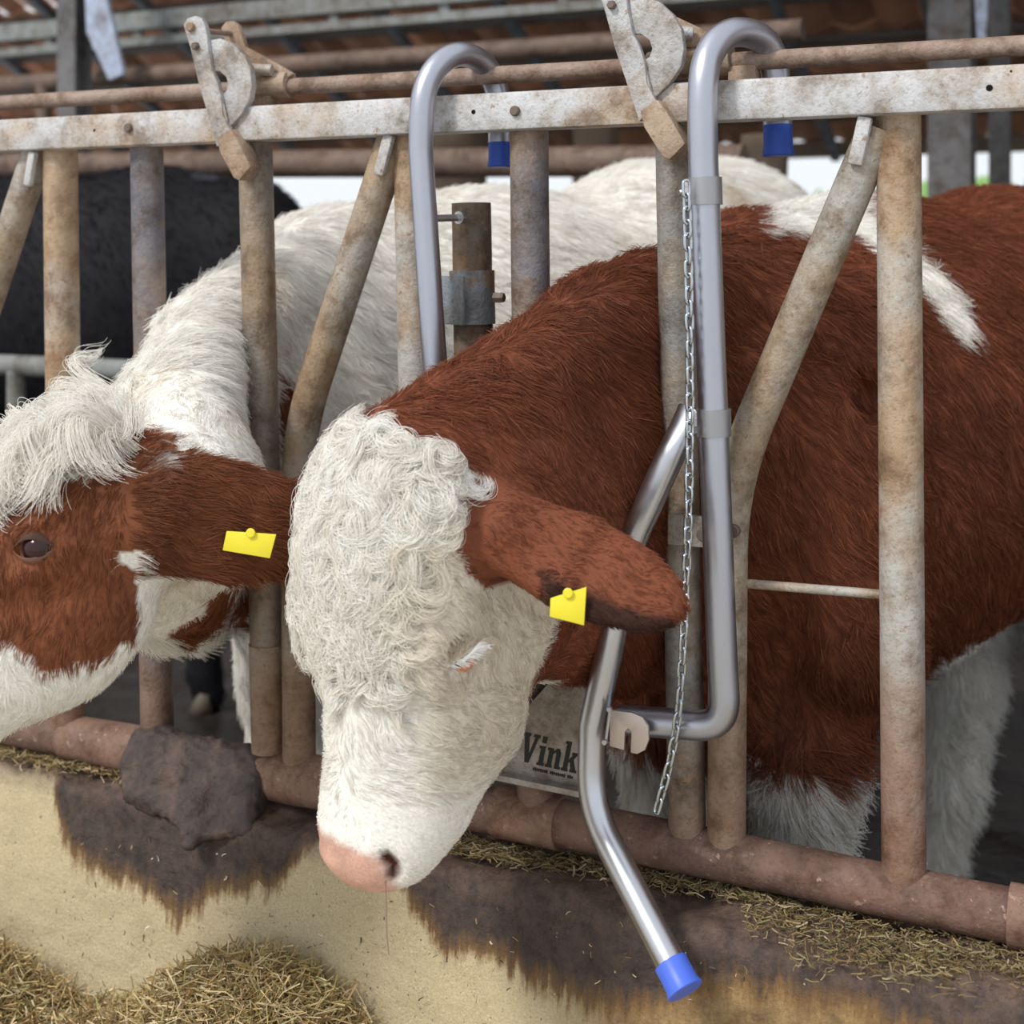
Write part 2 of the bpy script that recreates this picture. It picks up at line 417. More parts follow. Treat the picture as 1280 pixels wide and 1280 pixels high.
def build_kerb():
    V = []; att_s = []; att_t = []; att_g = []; F = []
    S = np.arange(-3.6, 1.4, 0.0095)
    g0 = s_of(fp(690, 1200, 0.1)); g1 = s_of(fp(790, 1200, 0.1))
    ncol = None
    for s in S:
        e = edge_off(s) + 0.012 * mnoise.noise(Vector((s * 5, 3.3, 0))) + 0.006 * mnoise.noise(Vector((s * 21, 1.3, 0)))
        prof = [(-0.17, FLOOR_STALL - 0.05, 1), (-0.17, 0.2, 1), (-0.165, 0.40, 1), (-0.15, 0.41, 1)]
        for k in range(1, 17): prof.append((-0.15 + (e - 0.03 + 0.15) * k / 16, CURB_Z, 1))
        for k in range(1, 7):
            a = k / 6 * math.pi / 2
            prof.append((e - 0.03 + 0.03 * math.sin(a), CURB_Z - 0.03 + 0.03 * math.cos(a), 1 - k / 7))
        for k in range(1, 46):
            z = CURB_Z - 0.03 - (CURB_Z - 0.03 - 0.03) * k / 45
            prof.append((e + (CURB_Z - z) * 0.10 - 0.003, z, 0))
        ncol = len(prof)
        zb = float(np.interp(s, ST_S, ST_Z))
        g = min(1, max(0, (s - g0) / (g1 - g0)))
        for off, z, c in prof:
            q = Vector((s * 7, z * 7, off * 7))
            d = 0.010 * mnoise.fractal(q, 1.0, 2.0, 4) + 0.003 * mnoise.noise(q * 6)
            zz = z + d * c * (1.6 if 0.39 < z else 0); oo = off + d * (1 - c) * 0.6
            V.append(fl(s, oo, zz))
            run = 0.03 * mnoise.noise(Vector((s * 9, z * 5, 9)))
            edge = 0.5 + (z - zb + run) / 0.13
            att_s.append(min(1.5, max(-0.2, edge)) if c < 1 else 1.0)
            att_t.append(c); att_g.append(g)
    n = len(S)
    for i in range(n - 1):
        for j in range(ncol - 1):
            a = i * ncol + j; F.append((a, a + 1, a + ncol + 1, a + ncol))
    o = mobj('wall_kerb', V, F, 'kerb_concrete')
    for nm, arr in (('stain', att_s), ('crust', att_t), ('ochre', att_g)):
        at_ = o.data.attributes.new(nm, 'FLOAT', 'POINT'); at_.data.foreach_set('value', np.array(arr, dtype=np.float32))
    tag(o, kind='structure'); return o
kerb = build_kerb()

# ---- roof: clay tiles on battens, falling to a low eave at the far side
EAVE_N, EAVE_Z, RSL = 8.1, 1.95, 0.5
def roof_pt(s, nd_, lift=0.0):
    p = N * nd_ + U * s; return Vector((p.x, p.y, EAVE_Z + (EAVE_N - nd_) * RSL + lift))
ceil_root = bpy.data.objects.new('ceiling', None); C.objects.link(ceil_root); tag(ceil_root, kind='structure')
SLN = Vector((N.x, N.y, -RSL)).normalized()      # down the slope
RUP = U.cross(SLN).normalized(); RUP = RUP if RUP.z > 0 else -RUP
def tile_mesh(wd, ln):
    V = []; F = []; n = 6
    for e in (0, 1):
        for i in range(n + 1):
            x = (i / n - 0.5) * wd
            h = 0.022 * math.cos(i / n * 2 * math.pi) - (0.0 if e else 0.0)
            for t in (0, 0.014):
                V.append(U * x + SLN * (ln * (e - 0.5)) + RUP * (h + t + (0.012 if e else -0.012)))
    k = (n + 1) * 2
    for i in range(n):
        a = i * 2
        F += [(a, a + 2, a + 2 + k, a + k), (a + 1, a + 1 + k, a + 3 + k, a + 3), (a, a + 1, a + 3, a + 2), (a + k, a + k + 2, a + k + 3, a + k + 1)]
    F += [(0, k, k + 1, 1), (n * 2, n * 2 + 1, k + n * 2 + 1, k + n * 2)]
    me = bpy.data.meshes.new('tile'); me.from_pydata([tuple(v) for v in V], [], F); me.materials.append(MATS['clay_tile']); me.update()
    me.polygons.foreach_set('use_smooth', [True] * len(F)); me.set_sharp_from_angle(angle=math.radians(50)); return me
TW, TL = 0.215, 0.36
tm = tile_mesh(TW * 1.10, TL + 0.06); tm_short = tile_mesh(TW * 0.86, TL - 0.015)
rows = 6; cols = range(-36, 13)
gaps = {(-34, 4), (-32, 4), (-33, 5), (-31, 5)}
restV = []; restF = []
cnt = 0
for r in range(rows):
    for c in cols:
        nn = EAVE_N - (r + 0.5) * TL * 0.894
        p = roof_pt(c * TW, nn)
        px = 640 + p.x / p.y * FPX; py = HOR - (p.z - CAMZ) / p.y * FPX
        small = px < 75 and py < 22
        o = bpy.data.objects.new('tile', tm_short if small else tm); C.objects.link(o); o.parent = ceil_root
        o.location = p + RUP * random.uniform(-0.004, 0.006); o.rotation_euler = (random.uniform(-.01, .01), random.uniform(-.01, .01), random.uniform(-.015, .015))
        cnt += 1
print('roof tiles', cnt)
# the rest of the roof, too far out of view to tell the tiles apart
for (s0, s1, n0, n1) in ((-14, 14, EAVE_N - rows * TL * 0.894, 3.4), (-14, -36.5 * TW, EAVE_N, EAVE_N - rows * TL * 0.894), (12.5 * TW, 14, EAVE_N, EAVE_N - rows * TL * 0.894)):
    b0 = len(restV); m = 2 * int(abs(s1 - s0) / TW * 2)
    for i in range(m + 1):
        s = s0 + (s1 - s0) * i / m
        for nn in (n0, n1):
            for t in (0, 0.015): restV.append(roof_pt(s, nn, 0.03 * math.cos(i * math.pi / 2) + t))
    for i in range(m):
        a = b0 + i * 4
        restF += [(a, a + 4, a + 6, a + 2), (a + 1, a + 3, a + 7, a + 5)]
o = mobj('tile_field', restV, restF, 'clay_tile', ceil_root); tag(o, kind='stuff')
def bar(name, a, b, hw, hh, mat, parent, up=(0, 0, 1), bev=0.0):
    a = Vector(a); b = Vector(b); d = (b - a).normalized(); side = d.cross(Vector(up)).normalized(); u2 = side.cross(d).normalized()
    return box(name, (a + b) / 2, d, side, u2, (b - a).length / 2, hw, hh, mat, parent, bev)
for r in range(rows + 1):
    nn = EAVE_N - r * TL * 0.894
    bar('batten', roof_pt(-14, nn, -0.055), roof_pt(14, nn, -0.055), 0.02, 0.015, 'batten', ceil_root, RUP)
for i in range(-12, 6):
    s = i * 0.70 + 0.3
    bar('rafter', roof_pt(s, EAVE_N - 0.06, -0.13), roof_pt(s, 3.4, -0.13), 0.024, 0.03, 'rafter_grey', ceil_root, RUP)
bar('eave_beam', roof_pt(-14, EAVE_N - 0.02, -0.062), roof_pt(14, EAVE_N - 0.02, -0.062), 0.03, 0.045, 'wood_post', ceil_root)

# ---- low wall at the far side, open above it
bw = box('wall_back', N * (EAVE_N + 0.05) + Vector((0, 0, 0.74)), U, N, (0, 0, 1), 14, 0.06, 0.87, 'back_wall'); tag(bw, kind='structure')
for i, sx in enumerate((-15, 15)): 
    pass
# hedge far outside
def hedge():
    V = []; F = []; m = 220
    for i in range(m + 1):
        s = -30 + 60 * i / m
        for k in range(9):
            a = k / 8 * math.pi
            q = Vector((s * 1.7, k * 0.9, 0)); d = 1 + 0.35 * mnoise.fractal(q, 1.0, 2.0, 3)
            V.append(N * (22 + math.cos(a) * 1.2 * d) + U * s + Vector((0, 0, FLOOR_STALL + math.sin(a) * 2.15 * d)))
    for i in range(m):
        for k in range(8):
            a = i * 9 + k; F.append((a, a + 1, a + 10, a + 9))
    o = mobj('hedge', V, F, 'hedge_leaf'); tag(o, 'long green hedge in daylight beyond the far side of the barn', 'hedge'); 
hedge()

# ---- columns, pipes and beams deeper in the barn
def column(name, px, depth, hw, mat, label, z1=None, cat='column'):
    c = Vector(((px - 640) / FPX * depth, depth, 0)); nn = c.dot(N)
    top = z1 if z1 else EAVE_Z + (EAVE_N - nn) * RSL - 0.2
    t = thing(name, (c.x, c.y, FLOOR_STALL), label, cat)
    for sg in (-1, 1):
        box('flange', c - N * (hw * 0.9 * sg) + Vector((0, 0, (top + FLOOR_STALL) / 2)), U, N, (0, 0, 1), hw, 0.006, (top - FLOOR_STALL) / 2, mat, t)
    box('web', c + Vector((0, 0, (top + FLOOR_STALL) / 2)), U, N, (0, 0, 1), 0.006, hw * 0.85, (top - FLOOR_STALL) / 2, mat, t)
    box('base_plate', c + Vector((0, 0, FLOOR_STALL + 0.06)), U, N, (0, 0, 1), hw * 1.6, hw * 1.6, 0.06, mat, t, 0.004)
    return t, c, top
cl, cc, ctop = column('steel_column', 93, 5.6, 0.046, 'far_column', 'dark grey steel roof column with pale blue brace, at upper left')
slab('brace', [at(104, -60, 5.5), at(120, -60, 5.5), at(154, 92, 5.5), at(136, 100, 5.5), at(108, 40, 5.5)], 0.02, 'pale_brace', cl)
cr, cc2, _ = column('steel_column', 1190, 5.4, 0.078, 'far_column', 'broad grey steel roof column at upper right behind the red cow')
slab('brace', [at(1216, -40, 5.3), at(1236, -40, 5.3), at(1232, 60, 5.3), at(1222, 60, 5.3)], 0.02, 'pale_brace', cr)
column('steel_column', 1250, 6.2, 0.042, 'far_column', 'narrow dark column right of the broad grey column')

def along(px0, py0, px1, depth0, r_m=None):
    """two points on a line parallel to the barrier through the pixel at a depth, ending below column px1"""
    a = at(px0, py0, depth0); dx = (px1 - 640) / FPX
    t = (dx * a.y - a.x) / (U.x - dx * U.y)
    return a, a + U * t
def long_pipe(name, px0, py0, depth0, px1, r, mat, label, posts=(), drop=0.0):
    a, b = along(px0, py0, px1, depth0); b.z -= drop
    t = thing(name, (a + b) / 2, label, 'pipe')
    tube('pipe', dense(a, b, 20), r, mat, t, 14)
    for k in posts:
        _, q = along(px0, py0, k, depth0); q.z -= drop
        tube('upright', [Vector((q.x, q.y, FLOOR_STALL)), q], r * 0.9, mat, t, 12)
    return t
long_pipe('neck_rail', -60, 208, 5.4, 930, 0.047, 'far_pipe', 'thick rusty brown pipe rail behind the barrier, below the top rail', (905,), 0.065)
long_pipe('upper_pipe', -60, 110, 6.1, 1004, 0.036, 'far_pipe', 'thin rusty brown pipe high behind the operating rod', (55,))
# lattice tie beam
a, b = along(-60, 48, 760, 6.4); c_, d_ = along(-60, 72, 760, 6.4)
t = thing('lattice_beam', (a + b) / 2, 'blue grey lattice roof beam across the upper left', 'beam')
b = a + U * 4.6; d_ = c_ + U * 4.6
bar('upper_chord', a, b, 0.03, 0.036, 'far_beam', t); bar('lower_chord', c_ - Vector((0, 0, 0.0)), d_, 0.03, 0.017, 'far_beam', t)
for i in range(10):
    bar('web', a.lerp(b, i / 9.5 + 0.02), c_.lerp(d_, i / 9.5 + 0.02), 0.012, 0.02, 'far_beam', t, U)
# wooden posts by the far opening
def wood(px, depth, hw, z1, label):
    c = Vector(((px - 640) / FPX * depth, depth, 0)); V, F = tube_geo(dense((c.x, c.y, FLOOR_STALL), (c.x, c.y, z1), 24), hw, 12, True, 0.25)
    o = mobj('wooden_post', V, F, 'wood_post', None); 
    tag(o, label, 'post')
wood(955, 5.0, 0.085, 1.72, 'rough dark wooden post right of the white cow rump')
wood(575, 6.0, 0.115, 1.95, 'blurred mossy brown post behind the rusty clamp post')
wood(745, 6.4, 0.10, 2.05, 'blurred brown post behind the white back, right of the post under the bolt')
long_pipe('cubicle_rail', -80, 452, 4.0, 330, 0.028, 'far_beam', 'grey cubicle rail low in front of the black cow', (20,))

# ================================================================== THE FEED BARRIER
bar_root = thing('feed_barrier', fl(-1.05, 0, CURB_Z), 'weathered galvanised feed barrier of rails, posts and slanted braces on the kerb', 'feed barrier')
# top rail: hollow flat section with rounded edges
a = fp(0, 169, 0.050); b = fp(1280, 107, 0.050); d = (b - a).normalized(); upv = Vector((0, 0, 1)); upv = (upv - d * d.z).normalized()
A = a - d * 1.2; B = b + d * 0.9
top_rail = box('top_rail', (A + B) / 2 + N * 0.02, d, N, upv, (B - A).length / 2, 0.020, 0.0272, 'rail_galv', bar_root, 0.004)
for x, y in ((162, 160), (645, 139)):
    bolt('bolt', fp(x, y, 0.049), -N, 0.0075, 0.008, 'bolt_dark', top_rail, False)
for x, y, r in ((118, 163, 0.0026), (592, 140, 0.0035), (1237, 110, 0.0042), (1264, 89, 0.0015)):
    bolt('hole_disc', fp(x, y, 0.0496), -N, r, 0.0009, 'hole_shade', top_rail, False)  # thin black discs, the shade inside the rail holes put in as colour
# bottom rail with sleeves
rail_pts = [fp(-900, 790), fp(0, 905), fp(380, 975), fp(660, 1020), fp(1000, 1090), fp(1280, 1148), fp(1900, 1270)]
dp = []
for i in range(len(rail_pts) - 1): dp += dense(rail_pts[i], rail_pts[i + 1], 30)[:-1]
bottom_rail = tube('bottom_rail', dp, 0.0335, 'bottom_rail_rust', bar_root, 24, wob=0.03)
def rail_at(px):
    lo, hi = 0, len(dp) - 1
    xs = [640 + p.x / p.y * FPX for p in dp]
    return Vector([np.interp(px, xs, [p[k] for p in dp]) for k in range(3)])
for x0, x1, rr in ((86, 190, 0.0385), (330, 420, 0.040), (622, 702, 0.0385), (1262, 1330, 0.039)):
    tube('rail_sleeve', [rail_at(x0 + (x1 - x0) * i / 8) for i in range(9)], rr, 'bottom_sleeve_rust', bar_root, 24, wob=0.05)
# upright posts
def post(x0, y0, x1, y1, r, mat='post_galv', off=0.0, nm='post'):
    return tube(nm, dense(fp(x0, y0, off), fp(x1, y1, off), 24), r, mat, bar_root, 24, wob=0.012)
post(75, 172, 84, 918, 0.0295)
post(183, 165, 197, 935, 0.0275, 'arm_galv_dark')
p515 = post(513, 150, 530, 1000, 0.0270)
post(661, 135, 670, 1020, 0.0285, 'arm_galv_dark')
p1123 = post(1123, 120, 1130, 1110, 0.0285)
post(1640, 80, 1640, 1210, 0.0285)
post(-330, 200, -318, 850, 0.0285)
# weld beads at the heads of the posts
for x, y in ((75, 187), (513, 166), (1123, 141)):
    p = fp(x - 6, y - 1, 0.02); tube('weld_bead', dense(p - U * 0.012, p + U * 0.012, 6), 0.005, 'rail_galv', bar_root, 10, wob=0.4)
# slanted braces that bend into uprights
def brace(pts, r=0.0265):
    return tube('brace', fillet([fp(*p) for p in pts], 0.10), r, 'brace_galv', bar_root, 24, wob=0.012)
brace([(1098, 160, .004), (911, 604, .004), (908, 1068, 0)])
brace([(497, 160, .004), (371, 545, .004), (374, 968, 0)])
brace([(52, 175, .004), (-70, 545, .004), (-66, 900, 0)])
# flat stops on the braces
def stop(x0, y0, x1, y1, wpx):
    a = fp(x0, y0, 0.036); b = fp(x1, y1, 0.036); d = (b - a).normalized(); sd = d.cross(N).normalized()
    box('stop', (a + b) / 2, d, sd, N, (b - a).length / 2, wpx / 2, 0.006, 'rail_galv', bar_root, 0.003)
stop(1082, 146, 1069, 206, 0.019); stop(487, 168, 474, 219, 0.018); stop(42, 190, 35, 232, 0.015)
tube('cross_bar', dense(fp(926, 729), fp(1100, 743), 8), 0.0065, 'brace_galv', bar_root, 12)
tube('cross_bar', dense(fp(385, 640), fp(516, 660), 8), 0.0065, 'brace_galv', bar_root, 12)

# ---- swinging headlock arms with their latches
bar_px = [(229, 31), (234, 22.5), (243.4, 19.7), (252, 22.5), (255.6, 31), (258.4, 43), (260, 62), (265, 88), (270.6, 101), (276, 120),
          (278, 142.5), (285, 158), (289, 166), (283, 172), (270.6, 183.7), (260, 146), (248, 105), (238, 62)]
foot_px = [(270, 172), (287, 160), (295, 172), (313, 208), (298, 226), (291, 222), (274, 190)]
disc_px = [(258, 50.6), (274, 48), (291, 54), (304, 68), (312, 84), (314.6, 105), (312, 124), (300.6, 144), (285.6, 160), (276, 146), (272, 121),
           (282, 114), (284.7, 105), (282, 96), (274, 89), (264, 89)]
rear_px = [(276, 34), (282, 27), (290, 26), (296, 30), (301, 42), (306, 58), (346, 80), (366, 92), (350, 104), (312, 100), (290, 70), (280, 50)]
ds = s_of(fp(843, 170)) - s_of(fp(320, 195))
def arm(i, x0, y0, x1, y1, label):
    sh = U * (ds * i) + Vector((0, 0, 0.0))
    if i: sh.z = 0.012
    t = thing('headlock_arm', fp(x1, y1), label, 'headlock arm', 'swinging headlock arms of the feed barrier')
    a = fp(x0, y0, 0.0); b = fp(x1, y1, 0.0)
    if i == 0:
        mid = a.lerp(b, (808 - 195) / (938 - 195))
        tube('arm_tube', dense(a, mid + (b - a) * 0.02, 24), 0.0275, 'arm_galv', t, 24, wob=0.012)
        tube('lower_sleeve', dense(mid, b, 12), 0.0292, 'brace_galv', t, 24, wob=0.015)
    else:
        tube('arm_tube', dense(a, b, 30), 0.0262, 'arm_galv', t, 24, wob=0.012)
    sl = slab('latch_bar', [fp(x, y, 0.066) + sh for x, y in bar_px], 0.012, 'latch_galv', t, 0.002)
    slab('latch_foot', [fp(x, y, 0.070) + sh for x, y in foot_px], 0.034, 'latch_foot', t, 0.003)
    slab('latch_disc', [fp(x, y, 0.058) + sh for x, y in disc_px], 0.014, 'latch_galv', t, 0.002)
    slab('rear_plate', [fp(x, y, -0.02) + sh for x, y in rear_px], 0.012, 'latch_foot', t, 0.002)
    tube('pin', [fp(250, 38, 0.06) + sh, fp(288, 42, -0.02) + sh], 0.0045, 'rod_rust', t, 10)
    bolt('bolt', fp(239, 34, 0.066) + sh, -N, 0.0075, 0.007, 'latch_foot', sl, False)
    bolt('bolt', fp(246, 58, 0.066) + sh, -N, 0.0065, 0.009, 'bolt_dark', sl)
    tube('lock_stub', [fp(312, 86, 0.0) + sh, fp(340, 88, -0.01) + sh], 0.0095, 'latch_galv', t, 10)
    tube('weld_bead', [fp(261, 58, 0.060) + sh, fp(265, 85, 0.060) + sh], 0.0032, 'latch_galv', sl, 8, wob=0.4)
    tube('weld_bead', [fp(277, 124, 0.060) + sh, fp(283, 152, 0.060) + sh], 0.0032, 'latch_galv', sl, 8, wob=0.4)
    return t
arm(0, 319, 178, 337, 938, 'worn headlock arm tube hanging in front of the white cow neck')
arm(1, 842, 150, 859, 1040, 'worn headlock arm tube beside the hanging chain')

# ---- operating rod above the top rail
rod = thing('operating_rod', fp(640, 92, -0.03), 'long rusty operating rod lying just above the top rail', 'rod')
tube('rod', dense(fp(-700, 168, -0.03), fp(1900, 22, -0.03), 60), 0.0135, 'rod_rust', rod, 16, wob=0.02)
for x0, y0, x1, y1 in ((318, 108, 363, 105), (812, 84, 915, 74)):
    tube('rod_sleeve', dense(fp(x0, y0, -0.03), fp(x1, y1, -0.03), 6), 0.0215, 'latch_foot', rod, 18, wob=0.04)
for x, y in ((330, 126), (930, 100)):
    box('rod_bracket', fp(x, y, -0.03), U, N, (0, 0, 1), 0.02, 0.012, 0.02, 'latch_foot', rod, 0.003)

# ================================================================== THE BOLT-ON RESTRAINT GATE
TR = 0.0200
g = thing('restraint_gate', fp(900, 880, 0.07), 'new silver tubular restraint gate with blue foot plug, hooked over the top rail', 'restraint gate')
FO = 0.085
hook = [fp(972, 160, -0.055), fp(971, 120, -0.055), fp(966, 72, -0.045), fp(948, 46, -0.015), fp(915, 41, 0.03), fp(890, 62, 0.065), fp(879, 105, FO),
        fp(879, 200, FO), fp(893, 560, FO), fp(903, 830, FO), fp(899, 893, FO), fp(845, 906, FO), fp(775, 900, FO)]
hp = []
def crom(P, n=8):
    P = [Vector(p) for p in P]; out = []
    for i in range(len(P) - 1):
        p0 = P[max(i - 1, 0)]; p1 = P[i]; p2 = P[i + 1]; p3 = P[min(i + 2, len(P) - 1)]
        for j in range(n):
            t = j / n
            out.append(0.5 * ((2 * p1) + (p2 - p0) * t + (2 * p0 - 5 * p1 + 4 * p2 - p3) * t * t + (3 * p1 - p0 - 3 * p2 + p3) * t ** 3))
    out.append(P[-1]); return out
hpts = crom(hook[:8], 8)[:-1] + fillet(hook[7:10] + [fp(908, 909, FO), fp(775, 900, FO)], 0.055, 10)
tube('hook_tube', hpts, TR, 'new_galv', g, 28)
def plug(name, a, b, r, mat, parent):
    a = Vector(a); b = Vector(b)
    return hollow_cap(name, [a, a.lerp(b, .02), a.lerp(b, .3), a.lerp(b, .75), a.lerp(b, .97), b], [r * .97, r, r * .98, r * 1.0, r * 1.10, r * 1.04], mat, parent)
plug('end_plug', fp(972, 156, -0.055), fp(973, 195, -0.055), 0.0205, 'blue_cap_dark', g)
lev = [fp(862, 512, 0.075), fp(838, 570, 0.085), fp(782, 693, 0.09), fp(765, 800, 0.10), fp(741, 905, 0.10), fp(738, 1010, 0.11), fp(848, 1222, 0.20)]
lp = fillet(lev, 0.10, 10)
def flt(i):
    k = min(1.0, 0.22 + i * 0.13)
    return (N + U * 0.4, k) if i < 7 else (None, 1)
lp = dense(lev[0], lev[1], 6)[:-1] + fillet(lev[1:5] + [], 0.045, 8)[0:-1] + fillet(lev[4:], 0.07, 10)
tube('lever_tube', lp, 0.0192, 'bright_galv', g, 28, flat=flt)
plug('foot_plug', lev[-1] + (lev[-2] - lev[-1]).normalized() * 0.020, lev[-1] + (lev[-1] - lev[-2]).normalized() * 0.018, 0.0222, 'blue_cap', g)
def clamp(x, y, hpx, off, boltside=True):
    a = fp(x, y - hpx, off); b = fp(x + 1, y + hpx, off)
    c = tube('clamp', [a, b], TR + 0.0028, 'clamp_grey', g, 24)
    box('clamp_ear', fp(x - 19, y, off), U, N, (0, 0, 1), 0.008, 0.0045, (a - b).length / 2 * 0.85, 'clamp_grey', c, 0.002)
    bolt('clamp_bolt', fp(x - 20, y, off + 0.004), -N, 0.007, 0.007, 'bolt_zinc', c)
    return c
clamp(881, 239, 17, FO); clamp(892, 528, 17, FO)
tube('pivot_pin', [fp(842, 526, 0.075), fp(888, 528, 0.078)], 0.0035, 'bolt_zinc', g, 10)
tube('chain_pin', [fp(851, 240, 0.085), fp(872, 239, 0.085)], 0.004, 'bolt_zinc', g, 10)
# pivot bracket with the slot
br = [(762, 888), (790, 891), (803, 897), (810, 908), (811, 925), (806, 938), (796, 943), (788, 941), (789, 915), (785, 911), (781, 915), (780, 938), (762, 933)]
slab('pivot_bracket', [fp(x, y, 0.122) for x, y in br], 0.005, 'bracket_steel', g, 0.001)
tube('hinge_pin', [fp(763, 884, 0.122), fp(757, 930, 0.122)], 0.0022, 'bolt_zinc', g, 8)
for x, y in ((763, 886), (757, 927)): bolt('hinge_nut', fp(x, y, 0.122), -N, 0.0042, 0.006, 'bolt_zinc', g)
# clamp plate joining gate to headlock arm
pl = box('arm_clamp', fp(862, 663, 0.034), U, N, (0, 0, 1), 0.030, 0.006, 0.021, 'plate_steel', g, 0.002)
bolt('clamp_bolt', fp(880, 668, 0.042), -N, 0.009, 0.008, 'bolt_dark', pl, False)
bolt('clamp_bolt', fp(918, 663, 0.040), -N, 0.009, 0.010, 'bolt_dark', pl, False)

g2 = thing('hook_bar', fp(545, 500, 0.06), 'new silver hook bar with blue plug, beside the rusty clamp post', 'hook bar')
hk = [fp(625, 178, -0.055), fp(624, 130, -0.055), fp(616, 98, -0.045), fp(600, 76, -0.015), fp(572, 68, 0.03), fp(545, 85, 0.065), fp(529, 122, FO), fp(526, 190, FO), fp(541, 420, FO), fp(549, 520, FO)]
tube('hook_tube', crom(hk[:8], 8)[:-1] + [hk[7], hk[8], hk[9]], 0.0182, 'new_galv', g2, 28)
plug('end_plug', fp(625, 172, -0.055), fp(625, 209, -0.055), 0.0178, 'blue_cap_dark', g2)
tube('lower_tube', fillet([fp(549, 505, FO), fp(560, 700, 0.05), fp(600, 900, 0.03), fp(650, 950, 0.02)], 0.1), 0.0182, 'new_galv', g2, 20)
box('hinge_plate', fp(516, 500, FO), U, N, (0, 0, 1), 0.012, 0.004, 0.014, 'bracket_steel', g2, 0.001)
# the name plate under the neck
PO = 0.045
plq = [(598, 962), (738, 990), (742, 905), (745, 845), (735, 832), (700, 838), (640, 905)]
np_ = slab('name_plate', [fp(x, y, PO) for x, y in plq], 0.004, 'plate_steel', g2, 0.001)
a = fp(598, 964, PO + 0.008); b = fp(740, 993, PO + 0.008)
bar('plate_lip', a, b, 0.010, 0.004, 'plate_steel', g2)
td = fp(728, 965, PO) - fp(652, 948, PO)
GLY = {'V': [[(0,1),(.34,1),(.34,.9),(.28,.9),(.41,.3),(.56,.9),(.48,.9),(.48,1),(.78,1),(.78,.9),(.72,.9),(.46,0),(.27,0),(.06,.9),(0,.9)]],
       'i': [[(0,0),(.34,0),(.34,.09),(.28,.09),(.28,.66),(0,.66),(0,.57),(.07,.57),(.07,.09),(0,.09)], [(.07,.77),(.28,.77),(.28,.99),(.07,.99)]],
       'n': [[(0,0),(.32,0),(.32,.09),(.28,.09),(.28,.46),(.37,.55),(.42,.49),(.42,0),(.69,0),(.69,.09),(.62,.09),(.62,.55),(.53,.68),(.41,.68),(.28,.57),(.28,.66),(0,.66),(0,.57),(.07,.57),(.07,.09),(0,.09)]],
       'k': [[(0,0),(.31,0),(.31,.09),(.27,.09),(.27,.27),(.33,.34),(.43,.09),(.39,.09),(.39,0),(.71,0),(.71,.09),(.65,.09),(.49,.43),(.60,.57),(.68,.57),(.68,.66),(.38,.66),(.38,.57),(.42,.57),(.27,.40),(.27,1),(0,1),(0,.91),(.07,.91),(.07,.09),(0,.09)]]}
def lettering(word, p, xdir, h, xs, shear, mat, parent):
    x = Vector(xdir).normalized(); y = (-N).cross(x).normalized(); bm = bmesh.new(); cx = 0.0
    for chx in word:
        for poly in GLY[chx]:
            pr = [Vector(p) + x * ((cx + a * xs + b * shear) * h) + y * (b * h) for a, b in poly]
            vs = [bm.verts.new(q) for q in pr]; f = bm.faces.new(vs)
            r = bmesh.ops.extrude_face_region(bm, geom=[f])
            for g_ in r['geom']:
                if isinstance(g_, bmesh.types.BMVert): g_.co += N * 0.0012
        cx += (max(a for poly in GLY[chx] for a, b in poly) + 0.05) * xs
    bmesh.ops.recalc_face_normals(bm, faces=bm.faces); bmesh.ops.triangulate(bm, faces=[f for f in bm.faces if len(f.verts) > 4])
    return bm_obj('lettering', bm, mat, parent)
lettering('Vink', fp(648, 951, PO + 0.0008), td, 0.043, 0.78, 0.16, 'ink', np_)
bm = bmesh.new()
ty = td.normalized(); tz = (-N).cross(ty).normalized()
xs = 0.0
for i in range(22):
    wd = 0.0018 if i % 9 else 0.0; xs += 0.0030
    if wd: box_bm(bm, fp(662, 960, PO + 0.0005) + ty * xs, ty, tz, N, 0.0011, 0.0016 + 0.0004 * (i % 3), 0.0004)
bm_obj('small_print', bm, 'ink', np_)

# ---- rusty clamp post
cp = thing('clamp_post', fp(592, 1000, -0.05), 'short rusty dark post with bolted collar beside the silver hook bar', 'post')
CO = -0.03
tube('post_tube', dense(fp(589, 254, CO), fp(600, 900, CO), 20), 0.0300, 'dark_rust', cp, 24, wob=0.02)
cpl = tube('collar', dense(fp(590, 338, CO), fp(591, 405, CO), 4), 0.0345, 'collar_steel', cp, 24, wob=0.01)
bolt('collar_bolt', fp(618, 372, CO + 0.02), U, 0.0085, 0.016, 'bolt_dark', cpl)
box('collar_plate', fp(557, 375, 0.02), (U + N * -0.5).normalized(), (N + U * 0.5).normalized(), (0, 0, 1), 0.045, 0.003, 0.036, 'collar_steel', cp, 0.001)
tube('cross_pin', [fp(544, 273, 0.06), fp(576, 272, 0.012)], 0.0055, 'bolt_zinc', cp, 10)
tube('pin_collar', [fp(573, 272, 0.020), fp(577, 272, 0.012)], 0.0095, 'bolt_zinc', cp, 12)

